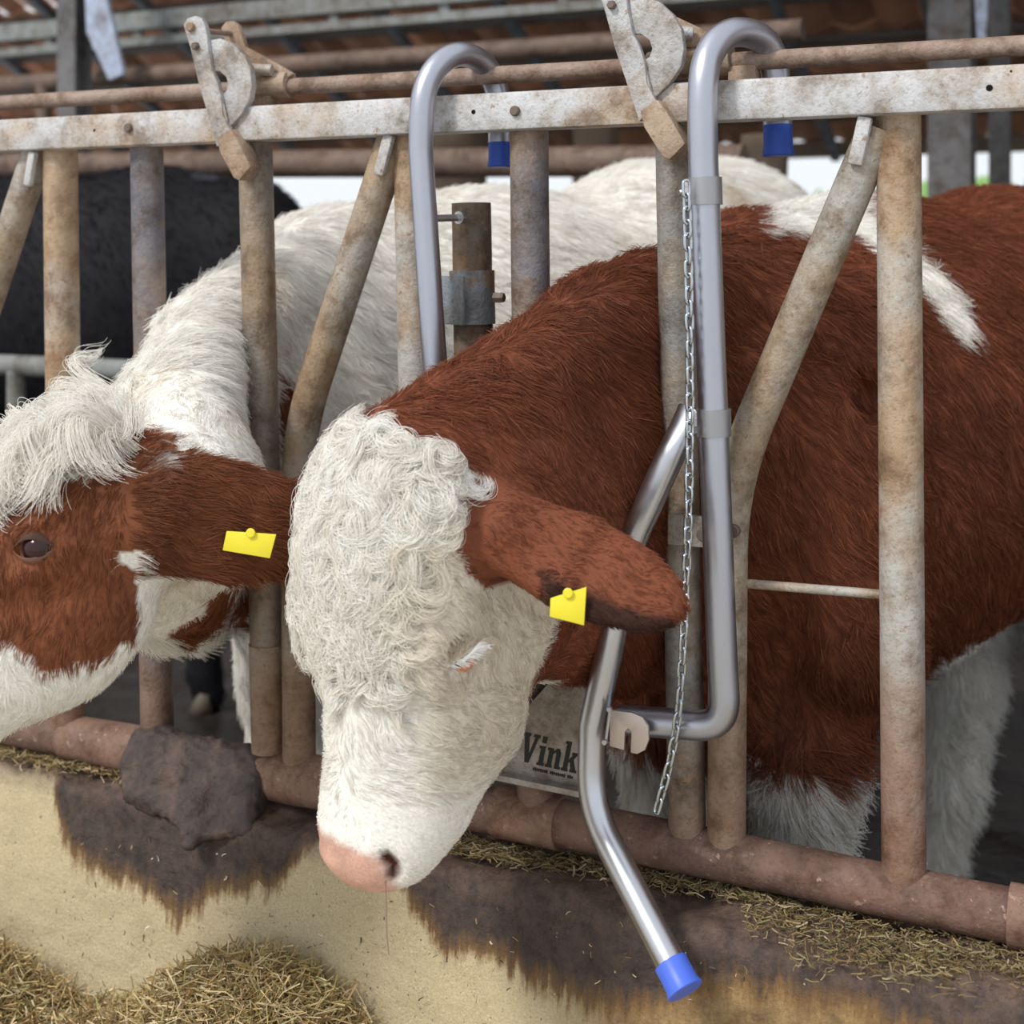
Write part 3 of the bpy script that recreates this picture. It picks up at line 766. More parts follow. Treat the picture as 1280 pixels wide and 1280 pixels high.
# ---- chain
ch = thing('chain', fp(862, 240, 0.105), 'bright zinc chain hanging from the restraint gate pin', 'chain')
path = crom([fp(858, 236, 0.118), fp(860, 300, 0.118), fp(862, 420, 0.118), fp(862, 560, 0.118), fp(859, 690, 0.122), fp(854, 800, 0.124), fp(849, 880, 0.122), fp(838, 950, 0.118), fp(820, 1018, 0.115)], 30)
L = [0.0]
for i in range(1, len(path)): L.append(L[-1] + (path[i] - path[i - 1]).length)
def path_at(l):
    k = min(max(np.searchsorted(L, l) - 1, 0), len(path) - 2); t = (l - L[k]) / max(1e-6, L[k + 1] - L[k]); return path[k].lerp(path[k + 1], t)
def link_mesh():
    pts = []; hl, hw = 0.0062, 0.0050
    for k in range(20):
        a = 2 * math.pi * k / 20
        pts.append(Vector((math.cos(a) * hw, 0, math.sin(a) * hw + (hl if math.sin(a) > 0.01 else -hl if math.sin(a) < -0.01 else 0))))
    V = []; F = []; sg = 8; n = len(pts)
    for i, p in enumerate(pts):
        t = (pts[(i + 1) % n] - pts[i - 1]).normalized(); y = Vector((0, 1, 0)); x = t.cross(y)
        for j in range(sg):
            a = 2 * math.pi * j / sg; V.append(p + x * math.cos(a) * 0.0021 + y * math.sin(a) * 0.0021)
    for i in range(n):
        for j in range(sg):
            F.append((i * sg + j, i * sg + (j + 1) % sg, ((i + 1) % n) * sg + (j + 1) % sg, ((i + 1) % n) * sg + j))
    me = bpy.data.meshes.new('link'); me.from_pydata([tuple(v) for v in V], [], F); me.materials.append(MATS['zinc_chain'])
    me.polygons.foreach_set('use_smooth', [True] * len(F)); me.update(); return me
lm = link_mesh(); l = 0.0; k = 0; pitch = 0.0174
while l < L[-1]:
    p = path_at(l); q = path_at(min(l + 0.01, L[-1])) ; pz = (path_at(max(l - 0.006, 0)) - q).normalized()
    o = bpy.data.objects.new('link', lm); C.objects.link(o); o.parent = ch
    ang = (k % 2) * math.pi / 2 + 0.6 + random.uniform(-0.25, 0.25)
    xa = Vector((math.cos(ang), math.sin(ang), 0)); ya = pz.cross(xa).normalized(); xa = ya.cross(pz).normalized()
    M = Matrix((xa, ya, pz)).transposed().to_4x4(); M.translation = p - ch.location; o.matrix_local = M
    l += pitch; k += 1

# ================================================================== THE COWS
def v3(*a): return np.array(a, dtype=np.float64)
def unit(v): v = np.asarray(v, dtype=np.float64); return v / np.linalg.norm(v)
def A3(px, py, d): return np.array(at(px, py, d)[:])

def surface_nets(Fv, xs, ys, zs):
    """dual contour of Fv = 0 (negative inside) on a rectilinear grid"""
    s = Fv < 0
    nx, ny, nz = Fv.shape
    cs = np.zeros((nx - 1, ny - 1, nz - 1), dtype=np.int8)
    for i in (0, 1):
        for j in (0, 1):
            for k in (0, 1):
                cs += s[i:nx - 1 + i, j:ny - 1 + j, k:nz - 1 + k]
    act = (cs > 0) & (cs < 8)
    I, J, K = np.nonzero(act)
    idx = -np.ones(act.shape, dtype=np.int64); idx[I, J, K] = np.arange(len(I))
    acc = np.zeros((len(I), 3)); cntv = np.zeros(len(I))
    cor = [(i, j, k) for i in (0, 1) for j in (0, 1) for k in (0, 1)]
    for a in cor:
        for ax in range(3):
            if a[ax]: continue
            b = list(a); b[ax] = 1
            fa = Fv[I + a[0], J + a[1], K + a[2]]; fb = Fv[I + b[0], J + b[1], K + b[2]]
            mk = (fa < 0) != (fb < 0)
            t = fa[mk] / (fa[mk] - fb[mk])
            p = np.array([I[mk] + a[0], J[mk] + a[1], K[mk] + a[2]], dtype=np.float64).T
            p[:, ax] += t
            acc[mk] += p; cntv[mk] += 1
    acc /= cntv[:, None]
    V = np.stack([np.interp(acc[:, 0], np.arange(nx), xs), np.interp(acc[:, 1], np.arange(ny), ys), np.interp(acc[:, 2], np.arange(nz), zs)], 1)
    quads = []
    for ax in range(3):
        sl0 = [slice(None)] * 3; sl1 = [slice(None)] * 3
        sl0[ax] = slice(0, -1); sl1[ax] = slice(1, None)
        a, b = s[tuple(sl0)], s[tuple(sl1)]
        ch = a != b
        o1, o2 = [(1, 2), (2, 0), (0, 1)][ax]
        E = np.array(np.nonzero(ch))
        ok = (E[o1] > 0) & (E[o2] > 0) & (E[o1] < Fv.shape[o1] - 1) & (E[o2] < Fv.shape[o2] - 1)
        E = E[:, ok]
        ins = a[tuple(E)]
        def cell(d1, d2):
            c = E.copy(); c[o1] -= d1; c[o2] -= d2; return idx[c[0], c[1], c[2]]
        q = np.stack([cell(1, 1), cell(0, 1), cell(0, 0), cell(1, 0)], 1)
        q[~ins] = q[~ins][:, ::-1]
        quads.append(q)
    Q = np.concatenate(quads)
    return V, Q[(Q >= 0).all(1)]

class Blob:
    """smooth union of tapered, flattened capsules and ellipsoids"""
    def __init__(self): self.p = []
    def cap(self, A, B, r0, r1, k=0.03, sub=False):
        self.p.append(('c', np.array(A, float), np.array(B, float), None, (r0, r0), (r1, r1), k, sub)); return self
    def ecap(self, A, B, side, r0, r1, k=0.04, sub=False):
        self.p.append(('c', np.array(A, float), np.array(B, float), unit(side), r0, r1, k, sub)); return self
    def ell(self, c, axes, r, k=0.03, sub=False):
        self.p.append(('e', np.array(c, float), axes, None, r, None, k, sub)); return self
    def chain(self, pts, k=0.03):
        for (a, ra), (b, rb) in zip(pts[:-1], pts[1:]): self.cap(a, b, ra, rb, k)
        return self
    def mesh(self, xs, ys, zs):
        F = np.full((len(xs), len(ys), len(zs)), 1.0, dtype=np.float32)
        for ty, A, B, side, r0, r1, k, sub in self.p:
            m = (max(r0) if ty == 'e' else max(max(r0), max(r1))) + k + 0.03
            if ty == 'e': lo = A - m; hi = A + m
            else: lo = np.minimum(A, B) - m; hi = np.maximum(A, B) + m
            sl = []
            for g, l, h in zip((xs, ys, zs), lo, hi):
                i0 = max(0, np.searchsorted(g, l) - 1); i1 = min(len(g), np.searchsorted(g, h) + 1); sl.append(slice(i0, i1))
            if any(q.stop <= q.start for q in sl): continue
            X = xs[sl[0]][:, None, None].astype(np.float32); Y = ys[sl[1]][None, :, None].astype(np.float32); Z = zs[sl[2]][None, None, :].astype(np.float32)
            if ty == 'e':
                ax = B; d = (X - A[0], Y - A[1], Z - A[2])
                q = [(d[0] * a[0] + d[1] * a[1] + d[2] * a[2]) for a in ax]
                k0 = np.sqrt(sum((qi / ri) ** 2 for qi, ri in zip(q, r0)) + 1e-9)
                k1 = np.sqrt(sum((qi / ri ** 2) ** 2 for qi, ri in zip(q, r0)) + 1e-9)
                D = k0 * (k0 - 1) / k1
            else:
                AB = B - A; L2 = AB @ AB; L1 = math.sqrt(L2)
                px, py, pz = X - A[0], Y - A[1], Z - A[2]
                t = np.clip((px * AB[0] + py * AB[1] + pz * AB[2]) / L2, 0, 1)
                qx, qy, qz = px - t * AB[0], py - t * AB[1], pz - t * AB[2]
                if side is None:
                    D = np.sqrt(qx * qx + qy * qy + qz * qz) - (r0[0] + (r1[0] - r0[0]) * t)
                else:
                    e = AB / L1; sd = unit(side - e * (side @ e)); up = np.cross(e, sd)
                    w = r0[0] + (r1[0] - r0[0]) * t; h = r0[1] + (r1[1] - r0[1]) * t; ra = np.minimum(w, h) * 0.9
                    a_ = qx * e[0] + qy * e[1] + qz * e[2]; b_ = qx * sd[0] + qy * sd[1] + qz * sd[2]; c_ = qx * up[0] + qy * up[1] + qz * up[2]
                    k0 = np.sqrt((b_ / w) ** 2 + (c_ / h) ** 2 + (a_ / ra) ** 2 + 1e-9)
                    k1 = np.sqrt((b_ / w ** 2) ** 2 + (c_ / h ** 2) ** 2 + (a_ / ra ** 2) ** 2 + 1e-9)
                    D = k0 * (k0 - 1) / k1
            S = F[tuple(sl)]
            if sub:
                hh = np.maximum(k - np.abs(S + D), 0) / k; F[tuple(sl)] = np.maximum(S, -D) + hh * hh * k * 0.25
            else:
                hh = np.maximum(k - np.abs(S - D), 0) / k; F[tuple(sl)] = np.minimum(S, D) - hh * hh * k * 0.25
        return surface_nets(F, xs, ys, zs)
def axis(lo, hi, f0, f1, fine, coarse):
    g = []; x = lo
    while x < hi:
        g.append(x); x += fine if f0 - coarse < x < f1 else coarse
    return np.array(g)

def vnoise(P, sc, seed=0, oct=3):
    """cheap smooth value noise, vectorised"""
    P = np.asarray(P) * sc; out = np.zeros(len(P)); amp = 1.0; tot = 0
    for o in range(oct):
        i = np.floor(P).astype(np.int64); f = P - i; f = f * f * (3 - 2 * f); r = np.zeros(len(P))
        for a in (0, 1):
            for b in (0, 1):
                for c in (0, 1):
                    h = ((i[:, 0] + a) * 374761393 + (i[:, 1] + b) * 668265263 + (i[:, 2] + c) * 2147483647 + seed * 144269 + o * 9176) & 0xFFFFFFFF
                    h = ((h ^ (h >> 13)) * 1274126177) & 0xFFFFFFFF; h = (h ^ (h >> 16)) & 0xFFFF
                    r += (h / 65535.0) * (f[:, 0] if a else 1 - f[:, 0]) * (f[:, 1] if b else 1 - f[:, 1]) * (f[:, 2] if c else 1 - f[:, 2])
        out += amp * r; tot += amp; P = P * 2.03; amp *= 0.5
    return out / tot - 0.5

def coat_mats():
    m, nt, b = new_mat('cow_skin')
    a = nd(nt, 'ShaderNodeAttribute', attribute_name='col')
    geo = nd(nt, 'ShaderNodeNewGeometry'); n2 = noise_t(nt, geo.outputs['Position'], 260, 3, 0.7)
    nt.links.new(mixc(nt, 0.6, a.outputs['Color'], ramp(nt, n2, [(0.3, (0.6,)), (0.7, (1.15,))]).outputs[0], 'MULTIPLY'), b.inputs['Base Color'])
    b.inputs['Roughness'].default_value = 0.75; b.inputs['Specular IOR Level'].default_value = 0.25
    m, nt, b = new_mat('cow_hair')
    a = nd(nt, 'ShaderNodeAttribute', attribute_name='col'); nt.links.new(a.outputs['Color'], b.inputs['Base Color'])
    b.inputs['Roughness'].default_value = 0.55; b.inputs['Specular IOR Level'].default_value = 0.3
    hi = nd(nt, 'ShaderNodeBsdfTranslucent'); nt.links.new(a.outputs['Color'], hi.inputs[0])
    mx = nd(nt, 'ShaderNodeMixShader'); mx.inputs[0].default_value = 0.30
    nt.links.new(b.outputs[0], mx.inputs[1]); nt.links.new(hi.outputs[0], mx.inputs[2])
    nt.links.new(mx.outputs[0], nt.nodes['Material Output'].inputs[0])
coat_mats()

def hair_obj(name, P, col, r0, parent, taper=True):
    """P (n, k, 3) world points -> one hair curves object"""
    n, k, _ = P.shape
    hc = bpy.data.hair_curves.new(name); hc.add_curves([k] * n)
    loc = np.array(root_loc(parent)[:])
    hc.attributes['position'].data.foreach_set('vector', (P - loc).reshape(-1).astype(np.float32))
    ra = hc.attributes.get('radius') or hc.attributes.new('radius', 'FLOAT', 'POINT')
    pr = np.linspace(1, 0.35 if taper else 0.9, k)[None, :] * (np.asarray(r0) * np.ones(n))[:, None]
    ra.data.foreach_set('value', pr.reshape(-1).astype(np.float32))
    ca = hc.attributes.new('col', 'FLOAT_COLOR', 'CURVE')
    c4 = np.concatenate([col, np.ones((n, 1))], 1); ca.data.foreach_set('color', c4.reshape(-1).astype(np.float32))
    hc.materials.append(MATS['cow_hair'])
    o = bpy.data.objects.new(name, hc); C.objects.link(o); o.parent = parent
    tag(o, kind='stuff'); return o

def vert_normals(V, Q):
    n = np.zeros_like(V); fn = np.cross(V[Q[:, 2]] - V[Q[:, 0]], V[Q[:, 3]] - V[Q[:, 1]])
    for i in range(4): np.add.at(n, Q[:, i], fn)
    return n / (np.linalg.norm(n, axis=1)[:, None] + 1e-12)
def smooth_mesh(V, Q, it=2, lam=0.5):
    E = np.concatenate([Q[:, [0, 1]], Q[:, [1, 2]], Q[:, [2, 3]], Q[:, [3, 0]]])
    for _ in range(it):
        s = np.zeros_like(V); c = np.zeros(len(V))
        np.add.at(s, E[:, 0], V[E[:, 1]]); np.add.at(s, E[:, 1], V[E[:, 0]]); np.add.at(c, E[:, 0], 1); np.add.at(c, E[:, 1], 1)
        V = V + lam * (s / c[:, None] - V)
    return V
def sample(V, Q, NV, colv, dens, n):
    T = np.concatenate([Q[:, [0, 1, 2]], Q[:, [0, 2, 3]]])
    ar = 0.5 * np.linalg.norm(np.cross(V[T[:, 1]] - V[T[:, 0]], V[T[:, 2]] - V[T[:, 0]]), axis=1)
    wt = ar * dens[T].mean(1); cs = np.cumsum(wt)
    if cs[-1] <= 0: return None
    f = np.searchsorted(cs, rng.random(n) * cs[-1]); f = np.minimum(f, len(T) - 1)
    a = np.sqrt(rng.random(n)); b = rng.random(n)
    w = np.stack([1 - a, a * (1 - b), a * b], 1)[:, :, None]
    P = (V[T[f]] * w).sum(1); Nn = (NV[T[f]] * w).sum(1); Nn /= np.linalg.norm(Nn, axis=1)[:, None]
    cc = (colv[T[f]] * w).sum(1)
    return P, Nn, cc
def tang(d, n): d = d - n * (d * n).sum(1)[:, None]; return d / (np.linalg.norm(d, axis=1)[:, None] + 1e-9)
def grow(P, Nn, D, length, k, lift=0.35, curl=0.0, cfreq=1.0, wave=0.15, seed=0, sag=0.0):
    """strands lying along D, lifting from the skin, clumped by low noise; curl adds a helix"""
    n = len(P)
    w1 = np.stack([vnoise(P, 38, seed + i, 2) for i in range(3)], 1) * 2.2
    w2 = np.stack([vnoise(P, 120, seed + 7 + i, 2) for i in range(3)], 1) * 1.4
    D2 = tang(D + (w1 + w2) * wave * 4, Nn)
    B = np.cross(Nn, D2)
    ph = vnoise(P, 45, seed + 20, 1) * 14 + rng.normal(0, 0.35, n)
    out = np.zeros((n, k, 3)); ln = np.asarray(length) * np.ones(n)
    lift = np.asarray(lift) * np.ones(n); dirn = D2 * np.sqrt(1 - lift * lift)[:, None] + Nn * (lift + rng.normal(0, 0.08, n))[:, None]
    for i in range(k):
        t = i / (k - 1)
        p = P + dirn * (ln * t)[:, None] - Nn * (ln * 0.35 * lift * t * t)[:, None] - Nn * 0.001
        if curl:
            a = ph + t * cfreq * 2 * math.pi; rad = curl * min(1, t * 2.2)
            p = p + (B * np.sin(a)[:, None] + Nn * (0.75 * (1 - np.cos(a)))[:, None] + D2 * (0.5 * np.cos(a))[:, None]) * (rad * (0.7 + 0.6 * rng.random(n)))[:, None]
        p[:, 2] -= sag * t * t * ln
        out[:, i] = p
    return out

def head_frame(m, f):
    m = unit(m); f = np.asarray(f, float); f = unit(f - m * (f @ m)); l = np.cross(f, m); return m, f, l
def add_head(B, poll, m, f, l, s=1.0, sa=1.0):
    H = lambda a, b, c: poll + s * (a * sa * m + b * f + c * l)
    ax = [m, f, l]
    R = lambda *r: tuple(x * s for x in r)
    B.ell(H(.035, -.060, 0), ax, R(.070, .075, .075), .04)
    B.ell(H(.13, -.045, 0), ax, R(.155, .095, .118), .05)
    B.ecap(H(.16, -.065, 0), H(.43, -.072, 0), l, R(.098, .092), R(.068, .062), .05)
    B.ell(H(.33, -.050, 0), ax, R(.20, .060, .060), .05)
    B.ell(H(.29, -.135, 0), ax, R(.15, .095, .078), .05)
    for g in (-1, 1):
        B.ell(H(.235, -.140, .058 * g), ax, R(.115, .085, .056), .05)             # jaw angle and cheek
        B.ecap(H(.235, -.170, .050 * g), H(.365, -.182, .042 * g), l, R(.042, .050), R(.040, .050), .05)
        B.ecap(H(.365, -.185, .042 * g), H(.455, -.130, .030 * g), l, R(.040, .050), R(.036, .042), .05)
        B.ell(H(.225, -.032, .096 * g), ax, R(.058, .040, .032), .035)            # brow and orbit
        B.ell(H(.34, -.105, .064 * g), ax, R(.11, .060, .030), .05)               # cheek muscle
    B.ell(H(.485, -.070, 0), ax, R(.065, .068, .082), .05)
    B.ell(H(.515, -.050, 0), ax, R(.040, .052, .070), .03)
    B.ell(H(.475, -.135, 0), ax, R(.055, .040, .050), .04)
    return H

def cow_mesh(B, box, fine, res, sm=1):
    xs = axis(box[0][0], box[0][1], fine[0][0], fine[0][1], *res); ys = axis(box[1][0], box[1][1], fine[1][0], fine[1][1], *res); zs = axis(box[2][0], box[2][1], fine[2][0], fine[2][1], *res)
    V, Q = B.mesh(xs, ys, zs); V = smooth_mesh(V, Q, sm)
    return V, Q
def body_obj(name, V, Q, col, parent):
    o = mobj(name, V, Q, 'cow_skin', parent, loc=root_loc(parent))
    ca = o.data.attributes.new('col', 'FLOAT_COLOR', 'POINT')
    ca.data.foreach_set('color', np.concatenate([col, np.ones((len(col), 1))], 1).reshape(-1).astype(np.float32))
    return o
def sstep(a, b, x): t = np.clip((x - a) / (b - a), 0, 1); return t * t * (3 - 2 * t)
def seg_dist(P, A, B):
    AB = B - A; t = np.clip(((P - A) @ AB) / (AB @ AB), 0, 1); return np.linalg.norm(P - A - t[:, None] * AB, axis=1)
def in_poly(x, y, poly):
    ins = np.zeros(len(x), bool); n = len(poly)
    for i in range(n):
        x0, y0 = poly[i]; x1, y1 = poly[(i + 1) % n]
        c = ((y0 > y) != (y1 > y)) & (x < (x1 - x0) * (y - y0) / (y1 - y0 + 1e-9) + x0); ins ^= c
    return ins
def hit(bvh, px, py, lo=0.5):
    d = Vector(((px - 640) / FPX, 1.0, (HOR - py) / FPX)).normalized()
    p, nrm, i, dist = bvh.ray_cast(Vector((0, 0, CAMZ)), d)
    return (p, nrm) if p is not None else (None, None)
WHITE = v3(.90, .865, .81); RED = v3(.205, .062, .029); PINK = v3(.68, .40, .31)

def hoof(p, parent, e):
    p = Vector(p); e = Vector(e).normalized()
    for g in (-1, 1):
        sd = Vector((-e.y, e.x, 0)) * 0.024 * g
        V, F = tube_geo([p + sd + Vector((0, 0, .07)), p + sd - e * .01 + Vector((0, 0, .03)), p + sd - e * .02], [.026, .032, .036], 12)
        mobj('hoof', V, F, 'hoof', parent)
def ear_tag(bvh, quad, depth_pull, parent):
    cs = [hit(bvh, *q)[0] for q in quad]
    ok = [c for c in cs if c is not None]
    dm = min(c.y for c in ok) - depth_pull if ok else 1.7
    pts = [at(q[0], q[1], dm + 0.008 * (i in (0, 3))) for i, q in enumerate(quad)]
    nrm = (pts[1] - pts[0]).cross(pts[2] - pts[0]).normalized()
    if nrm.y < 0: nrm = -nrm
    o = slab('ear_tag', pts, 0.0025, 'tag_yellow', parent, 0.0006, nrm); o['label'] = 'yellow plastic ear tag'
    c = (pts[0] + pts[1]) / 2
    bolt('tag_button', c + nrm * -0.001, -nrm, 0.006, 0.003, 'tag_yellow', o, False)
    return o

# ------------------------------------------------------------------ the red cow with the white face
def cow_front():
    e = unit(v3(.75, .66, 0)); lat = v3(e[1], -e[0], 0)
    B = Blob()
    sh = v3(.42, 2.44, .96)
    B.ecap(sh + e * -.04, v3(.64, 2.64, .96), lat, (.245, .40), (.31, .425), .10)
    B.ecap(v3(.64, 2.64, .96), v3(1.00, 2.96, .975), lat, (.33, .425), (.33, .41), .10)
    B.ecap(v3(1.00, 2.96, 1.08), v3(1.24, 3.17, 1.08), lat, (.30, .355), (.24, .33), .10)
    B.cap(v3(.40, 2.42, 1.275), v3(.75, 2.73, 1.33), .075, .06, .08)
    # shoulder blade fold and upper arm
    B.ecap(sh + lat * .17 + v3(-.01, 0, .22), sh + lat * .20 + v3(0, -.05, -.28), e, (.13, .09), (.11, .09), .08)
    B.cap(A3(905, 335, 2.36), A3(1075, 430, 2.33), .055, .05, .06)
    B.cap(A3(905, 395, 2.28), A3(1085, 505, 2.24), .040, .035, .05, True)
    # neck
    B.ecap(v3(.38, 2.40, .97), v3(.20, 2.14, .975), lat, (.19, .365), (.110, .310), .06)
    B.ecap(v3(.20, 2.14, .975), v3(.135, 2.035, .965), lat, (.110, .310), (.090, .290), .05)
    B.ecap(v3(.135, 2.035, .965), v3(-.03, 1.88, .935), lat, (.090, .290), (.11, .205), .05)
    B.ecap(v3(-.03, 1.88, .935), v3(-.11, 1.79, .96), lat, (.11, .205), (.09, .13), .06)
    B.cap(v3(.38, 2.38, 1.25), v3(.135, 2.035, 1.20), .09, .06, .05)
    B.cap(v3(.135, 2.035, 1.20), v3(-.13, 1.785, 1.062), .06, .055, .06)
    # brisket
    B.ecap(v3(.30, 2.30, .62), v3(.46, 2.44, .55), lat, (.10, .14), (.15, .12), .08)
    # legs
    for (pts) in (
        [(v3(.52, 2.34, .70), .13), (v3(.47, 2.285, .48), .082), (v3(.462, 2.275, .30), .062), (v3(.465, 2.275, .05), .045), (v3(.455, 2.265, -.06), .05)],
        [(v3(.28, 2.54, .70), .13), (v3(.27, 2.53, .45), .075), (v3(.27, 2.53, .28), .062), (v3(.27, 2.53, .05), .042), (v3(.26, 2.52, -.06), .05)],
        [(v3(1.16, 2.98, .85), .20), (v3(1.22, 3.00, .55), .12), (v3(1.33, 3.09, .38), .065), (v3(1.30, 3.07, .10), .045), (v3(1.28, 3.05, -.06), .05)],
        [(v3(1.00, 3.20, .85), .20), (v3(.985, 3.14, .55), .12), (v3(1.00, 3.16, .36), .078), (v3(.965, 3.13, .12), .052), (v3(.920, 3.11, -.06), .05)]):
        B.chain(pts, .05)
    B.chain([(v3(1.40, 3.31, 1.25), .035), (v3(1.46, 3.36, 1.05), .025), (v3(1.46, 3.36, .5), .018)], .03)
    # head
    poll = A3(478, 570, 1.745); m, f, l = head_frame((-.085, -.10, -.99), (-.60, -.80, 0))
    H = add_head(B, poll, m, f, l, 1.0, .920)
    # ears
    eA, eM, eT = A3(632, 662, 1.72), A3(718, 704, 1.685), A3(838, 758, 1.655); e3 = A3(786, 738, 1.665)
    en = unit(v3(.10, -.80, .45))
    B.cap(H(.06, -.085, .075), eA, .045, .038, .03)
    ed = unit(eT - eA); eu = unit(np.cross(ed, en)); en2 = np.cross(eu, ed)
    hl_ = np.linalg.norm(eT - eA) * .5
    B.ell(eA + ed * (hl_ * 1.06), [ed, eu, en2], (hl_ * 1.12, .060, .017), .03)
    B.ecap(eA, eA + ed * (hl_ * .8), en, (.026, .040), (.014, .048), .03)
    rA, rM, rT = H(.06, -.10, -.10), H(.10, -.17, -.155), H(.16, -.25, -.16)
    B.cap(H(.06, -.09, -.07), rA, .04, .035, .03); B.ecap(rA, rM, f, (.025, .035), (.014, .05), .02); B.ecap(rM, rT, f, (.014, .05), (.008, .02), .02)
    # nostrils, mouth line, eye socket
    for g in (-1, 1):
        B.ell(H(.245, -.022, .126 * g), [m, f, l], (.022, .018, .012), .02, True)
    B.ecap(H(.46, -.118, .08), H(.535, -.105, 0), f, (.004, .012), (.004, .012), .01, True)
    V, Q = cow_mesh(B, ((-.46, 1.62), (1.38, 3.55), (-.10, 1.56)), ((-.40, .24), (1.42, 1.90), (.50, 1.16)), (.0065, .017))
    bv0 = BVHTree.FromPolygons([Vector(v) for v in V], Q.tolist()); NV = vert_normals(V, Q); nos = np.zeros(len(V))
    hs = [hit(bv0, *xy)[0] for xy in ((483, 1074), (493, 1084), (492, 1098))]
    if all(h_ is not None for h_ in hs):
        hs = [np.array(h_[:]) for h_ in hs]
        for g in (0, 1):
            hq = [h_ - l * (2 * ((h_ - poll) @ l)) * g for h_ in hs]
            dn = np.minimum(seg_dist(V, hq[0], hq[1]), seg_dist(V, hq[1], hq[2])); nos = np.maximum(nos, np.exp(-(dn / .0085) ** 2))
        V = V - NV * (nos * .012)[:, None]
    NV = vert_normals(V, Q)
    # coat pattern
    q = V - poll; a, b, c = q @ m, q @ f, q @ l
    jit = vnoise(V, 22, 3) * .05 + vnoise(V, 70, 5) * .03
    white = sstep(-.004, .004, b + jit - np.where(a < .29, np.maximum(np.minimum(.0, -.075 - 1.0 * (a - .04)), -.205), -.32)) * (a > -.07) * (a < .62) * (V[:, 1] < 2.0)
    white *= (a + jit > -.03)
    dear = np.minimum(seg_dist(V, eA, eM), seg_dist(V, eM, eT)); near_ear = (dear < .072) & (c > .105)
    dear2 = np.minimum(seg_dist(V, rA, rM), seg_dist(V, rM, rT)); near_ear |= (dear2 < .06) & (c < -.105) & (b < -.09)
    white[near_ear] = 0
    body = V[:, 1] > 2.15
    X, Y = to_px(V)
    j2 = vnoise(V, 16, 9) * .07 + vnoise(V, 60, 10) * .035
    legw = body & (V[:, 2] + j2 < .50) & (V[:, 1] < 2.75) & (seg_dist(V, v3(.47, 2.285, .5), v3(.46, 2.27, 0)) < .16)
    legw |= body & (V[:, 2] + j2 < .46) & (V[:, 0] < .40)
    legw |= body & (V[:, 2] + j2 < .60) & (V[:, 0] > .74)
    wl = [(1035, 258), (1100, 300), (1165, 355), (1200, 412)]
    ds_ = np.full(len(V), 999.0)
    for (x0, y0), (x1, y1) in zip(wl[:-1], wl[1:]):
        A_ = np.array([x0, y0, 0.]); B_ = np.array([x1, y1, 0.]); ds_ = np.minimum(ds_, seg_dist(np.stack([X, Y, 0 * X], 1), A_, B_))
    stripe = body & (ds_ + j2 * 260 < 17) & (V[:, 1] < 2.85) & (V[:, 1] < 2.75)
    ridge = body & (V[:, 2] > 1.335) & (X > 950) & (X < 1085) & (V[:, 1] < 2.9)
    wb = (legw | stripe | ridge).astype(float)
    wt = np.maximum(white, wb)
    shade = 1 + vnoise(V, 9, 30) * np.where(near_ear, .12, .55)
    red = RED[None] * shade[:, None]
    col = red * (1 - wt[:, None]) + (WHITE * (1 + vnoise(V, 12, 31) * .10)[:, None]) * wt[:, None]
    inner = near_ear * sstep(0, 14, Y - (712 + (X - 680) * .36) + vnoise(V, 40, 45) * 30) * (X > 672)
    col = col * (1 - inner[:, None]) + v3(.042, .014, .008) * inner[:, None]
    cream = sstep(.05, .11, c) * sstep(.02, .10, a) * (1 - sstep(.36, .44, a)) * white
    col = col * (1 - .55 * cream[:, None]) + v3(.66, .56, .42) * .55 * cream[:, None]
    au = a / .920
    nose = sstep(.488, .500, au + vnoise(V, 40, 40) * .016 - .25 * np.maximum(0, c - .01)) * sstep(-.115, -.095, b) * (1 - sstep(.046, .060, c + vnoise(V, 60, 43) * .012))
    col = col * (1 - nose[:, None]) + (PINK * (1 + vnoise(V, 30, 41) * 1.0)[:, None]) * nose[:, None]
    nos = sstep(.12, .75, nos); col = col * (1 - nos[:, None]) + v3(.07, .016, .010) * nos[:, None]
    nose = np.maximum(nose, nos)
    t = thing('cow', (.75, 2.75, FLOOR_STALL), 'red brown cow with curly white face reaching through the barrier to the kerb', 'cow')
    bo = body_obj('body', V, Q, col, t)
    bvh = BVHTree.FromPolygons([Vector(v) for v in V], Q.tolist())
    # ---- coat
    isnose = nose > .4
    head = (np.linalg.norm(V - H(.24, -.09, 0), axis=1) < .36) & (a > -.05) & (V[:, 1] < 1.95)
    curlz = white * sstep(-.13, -.07, b + .1 * np.abs(c)) * (1 - sstep(.20, .30, a)) * (1 - sstep(.085 , .100, c + .16 * np.maximum(0, a - .10)))
    def flow(P):
        q = P - poll; a, b, c = q @ m, q @ f, q @ l
        hd = ((a > -.05) & (P[:, 1] < 1.95) & (np.linalg.norm(P - H(.24, -.09, 0), axis=1) < .33))[:, None]
        dh = m[None] * (.55 + 0 * a)[:, None] + l[None] * (c * 7.0)[:, None] - f[None] * .5
        low = sstep(.25, .38, a)[:, None]; dh = dh * (1 - low) + low * (-m[None] * .2 - f[None] * .7 + l[None] * (c * 10)[:, None] + m[None] * .5)
        de = np.minimum(seg_dist(P, eA, eM), seg_dist(P, eM, eT))
        ear = ((de < .075) & (c > .10))[:, None]
        db = v3(.45, .40, -.75)[None] + 0 * P
        out = np.where(hd, dh, db); out = np.where(ear, (unit(eT - eA))[None] + 0 * P, out); return out
    dens = np.ones(len(V)); dens[isnose] = 0
    dens *= np.where(head, 1.0, np.where((V[:, 1] < 2.15), 1.0, .36)); dens[(NV[:, 1] > .55) & (V[:, 1] > 1.6)] *= .25
    dens[near_ear] *= 2.4; dens[curlz > .5] *= .6
    n = 340000
    P, Nn, cc = sample(V, Q, NV, col, dens, n)
    q = P - poll; pa = q @ m; pc = q @ l; pb = q @ f
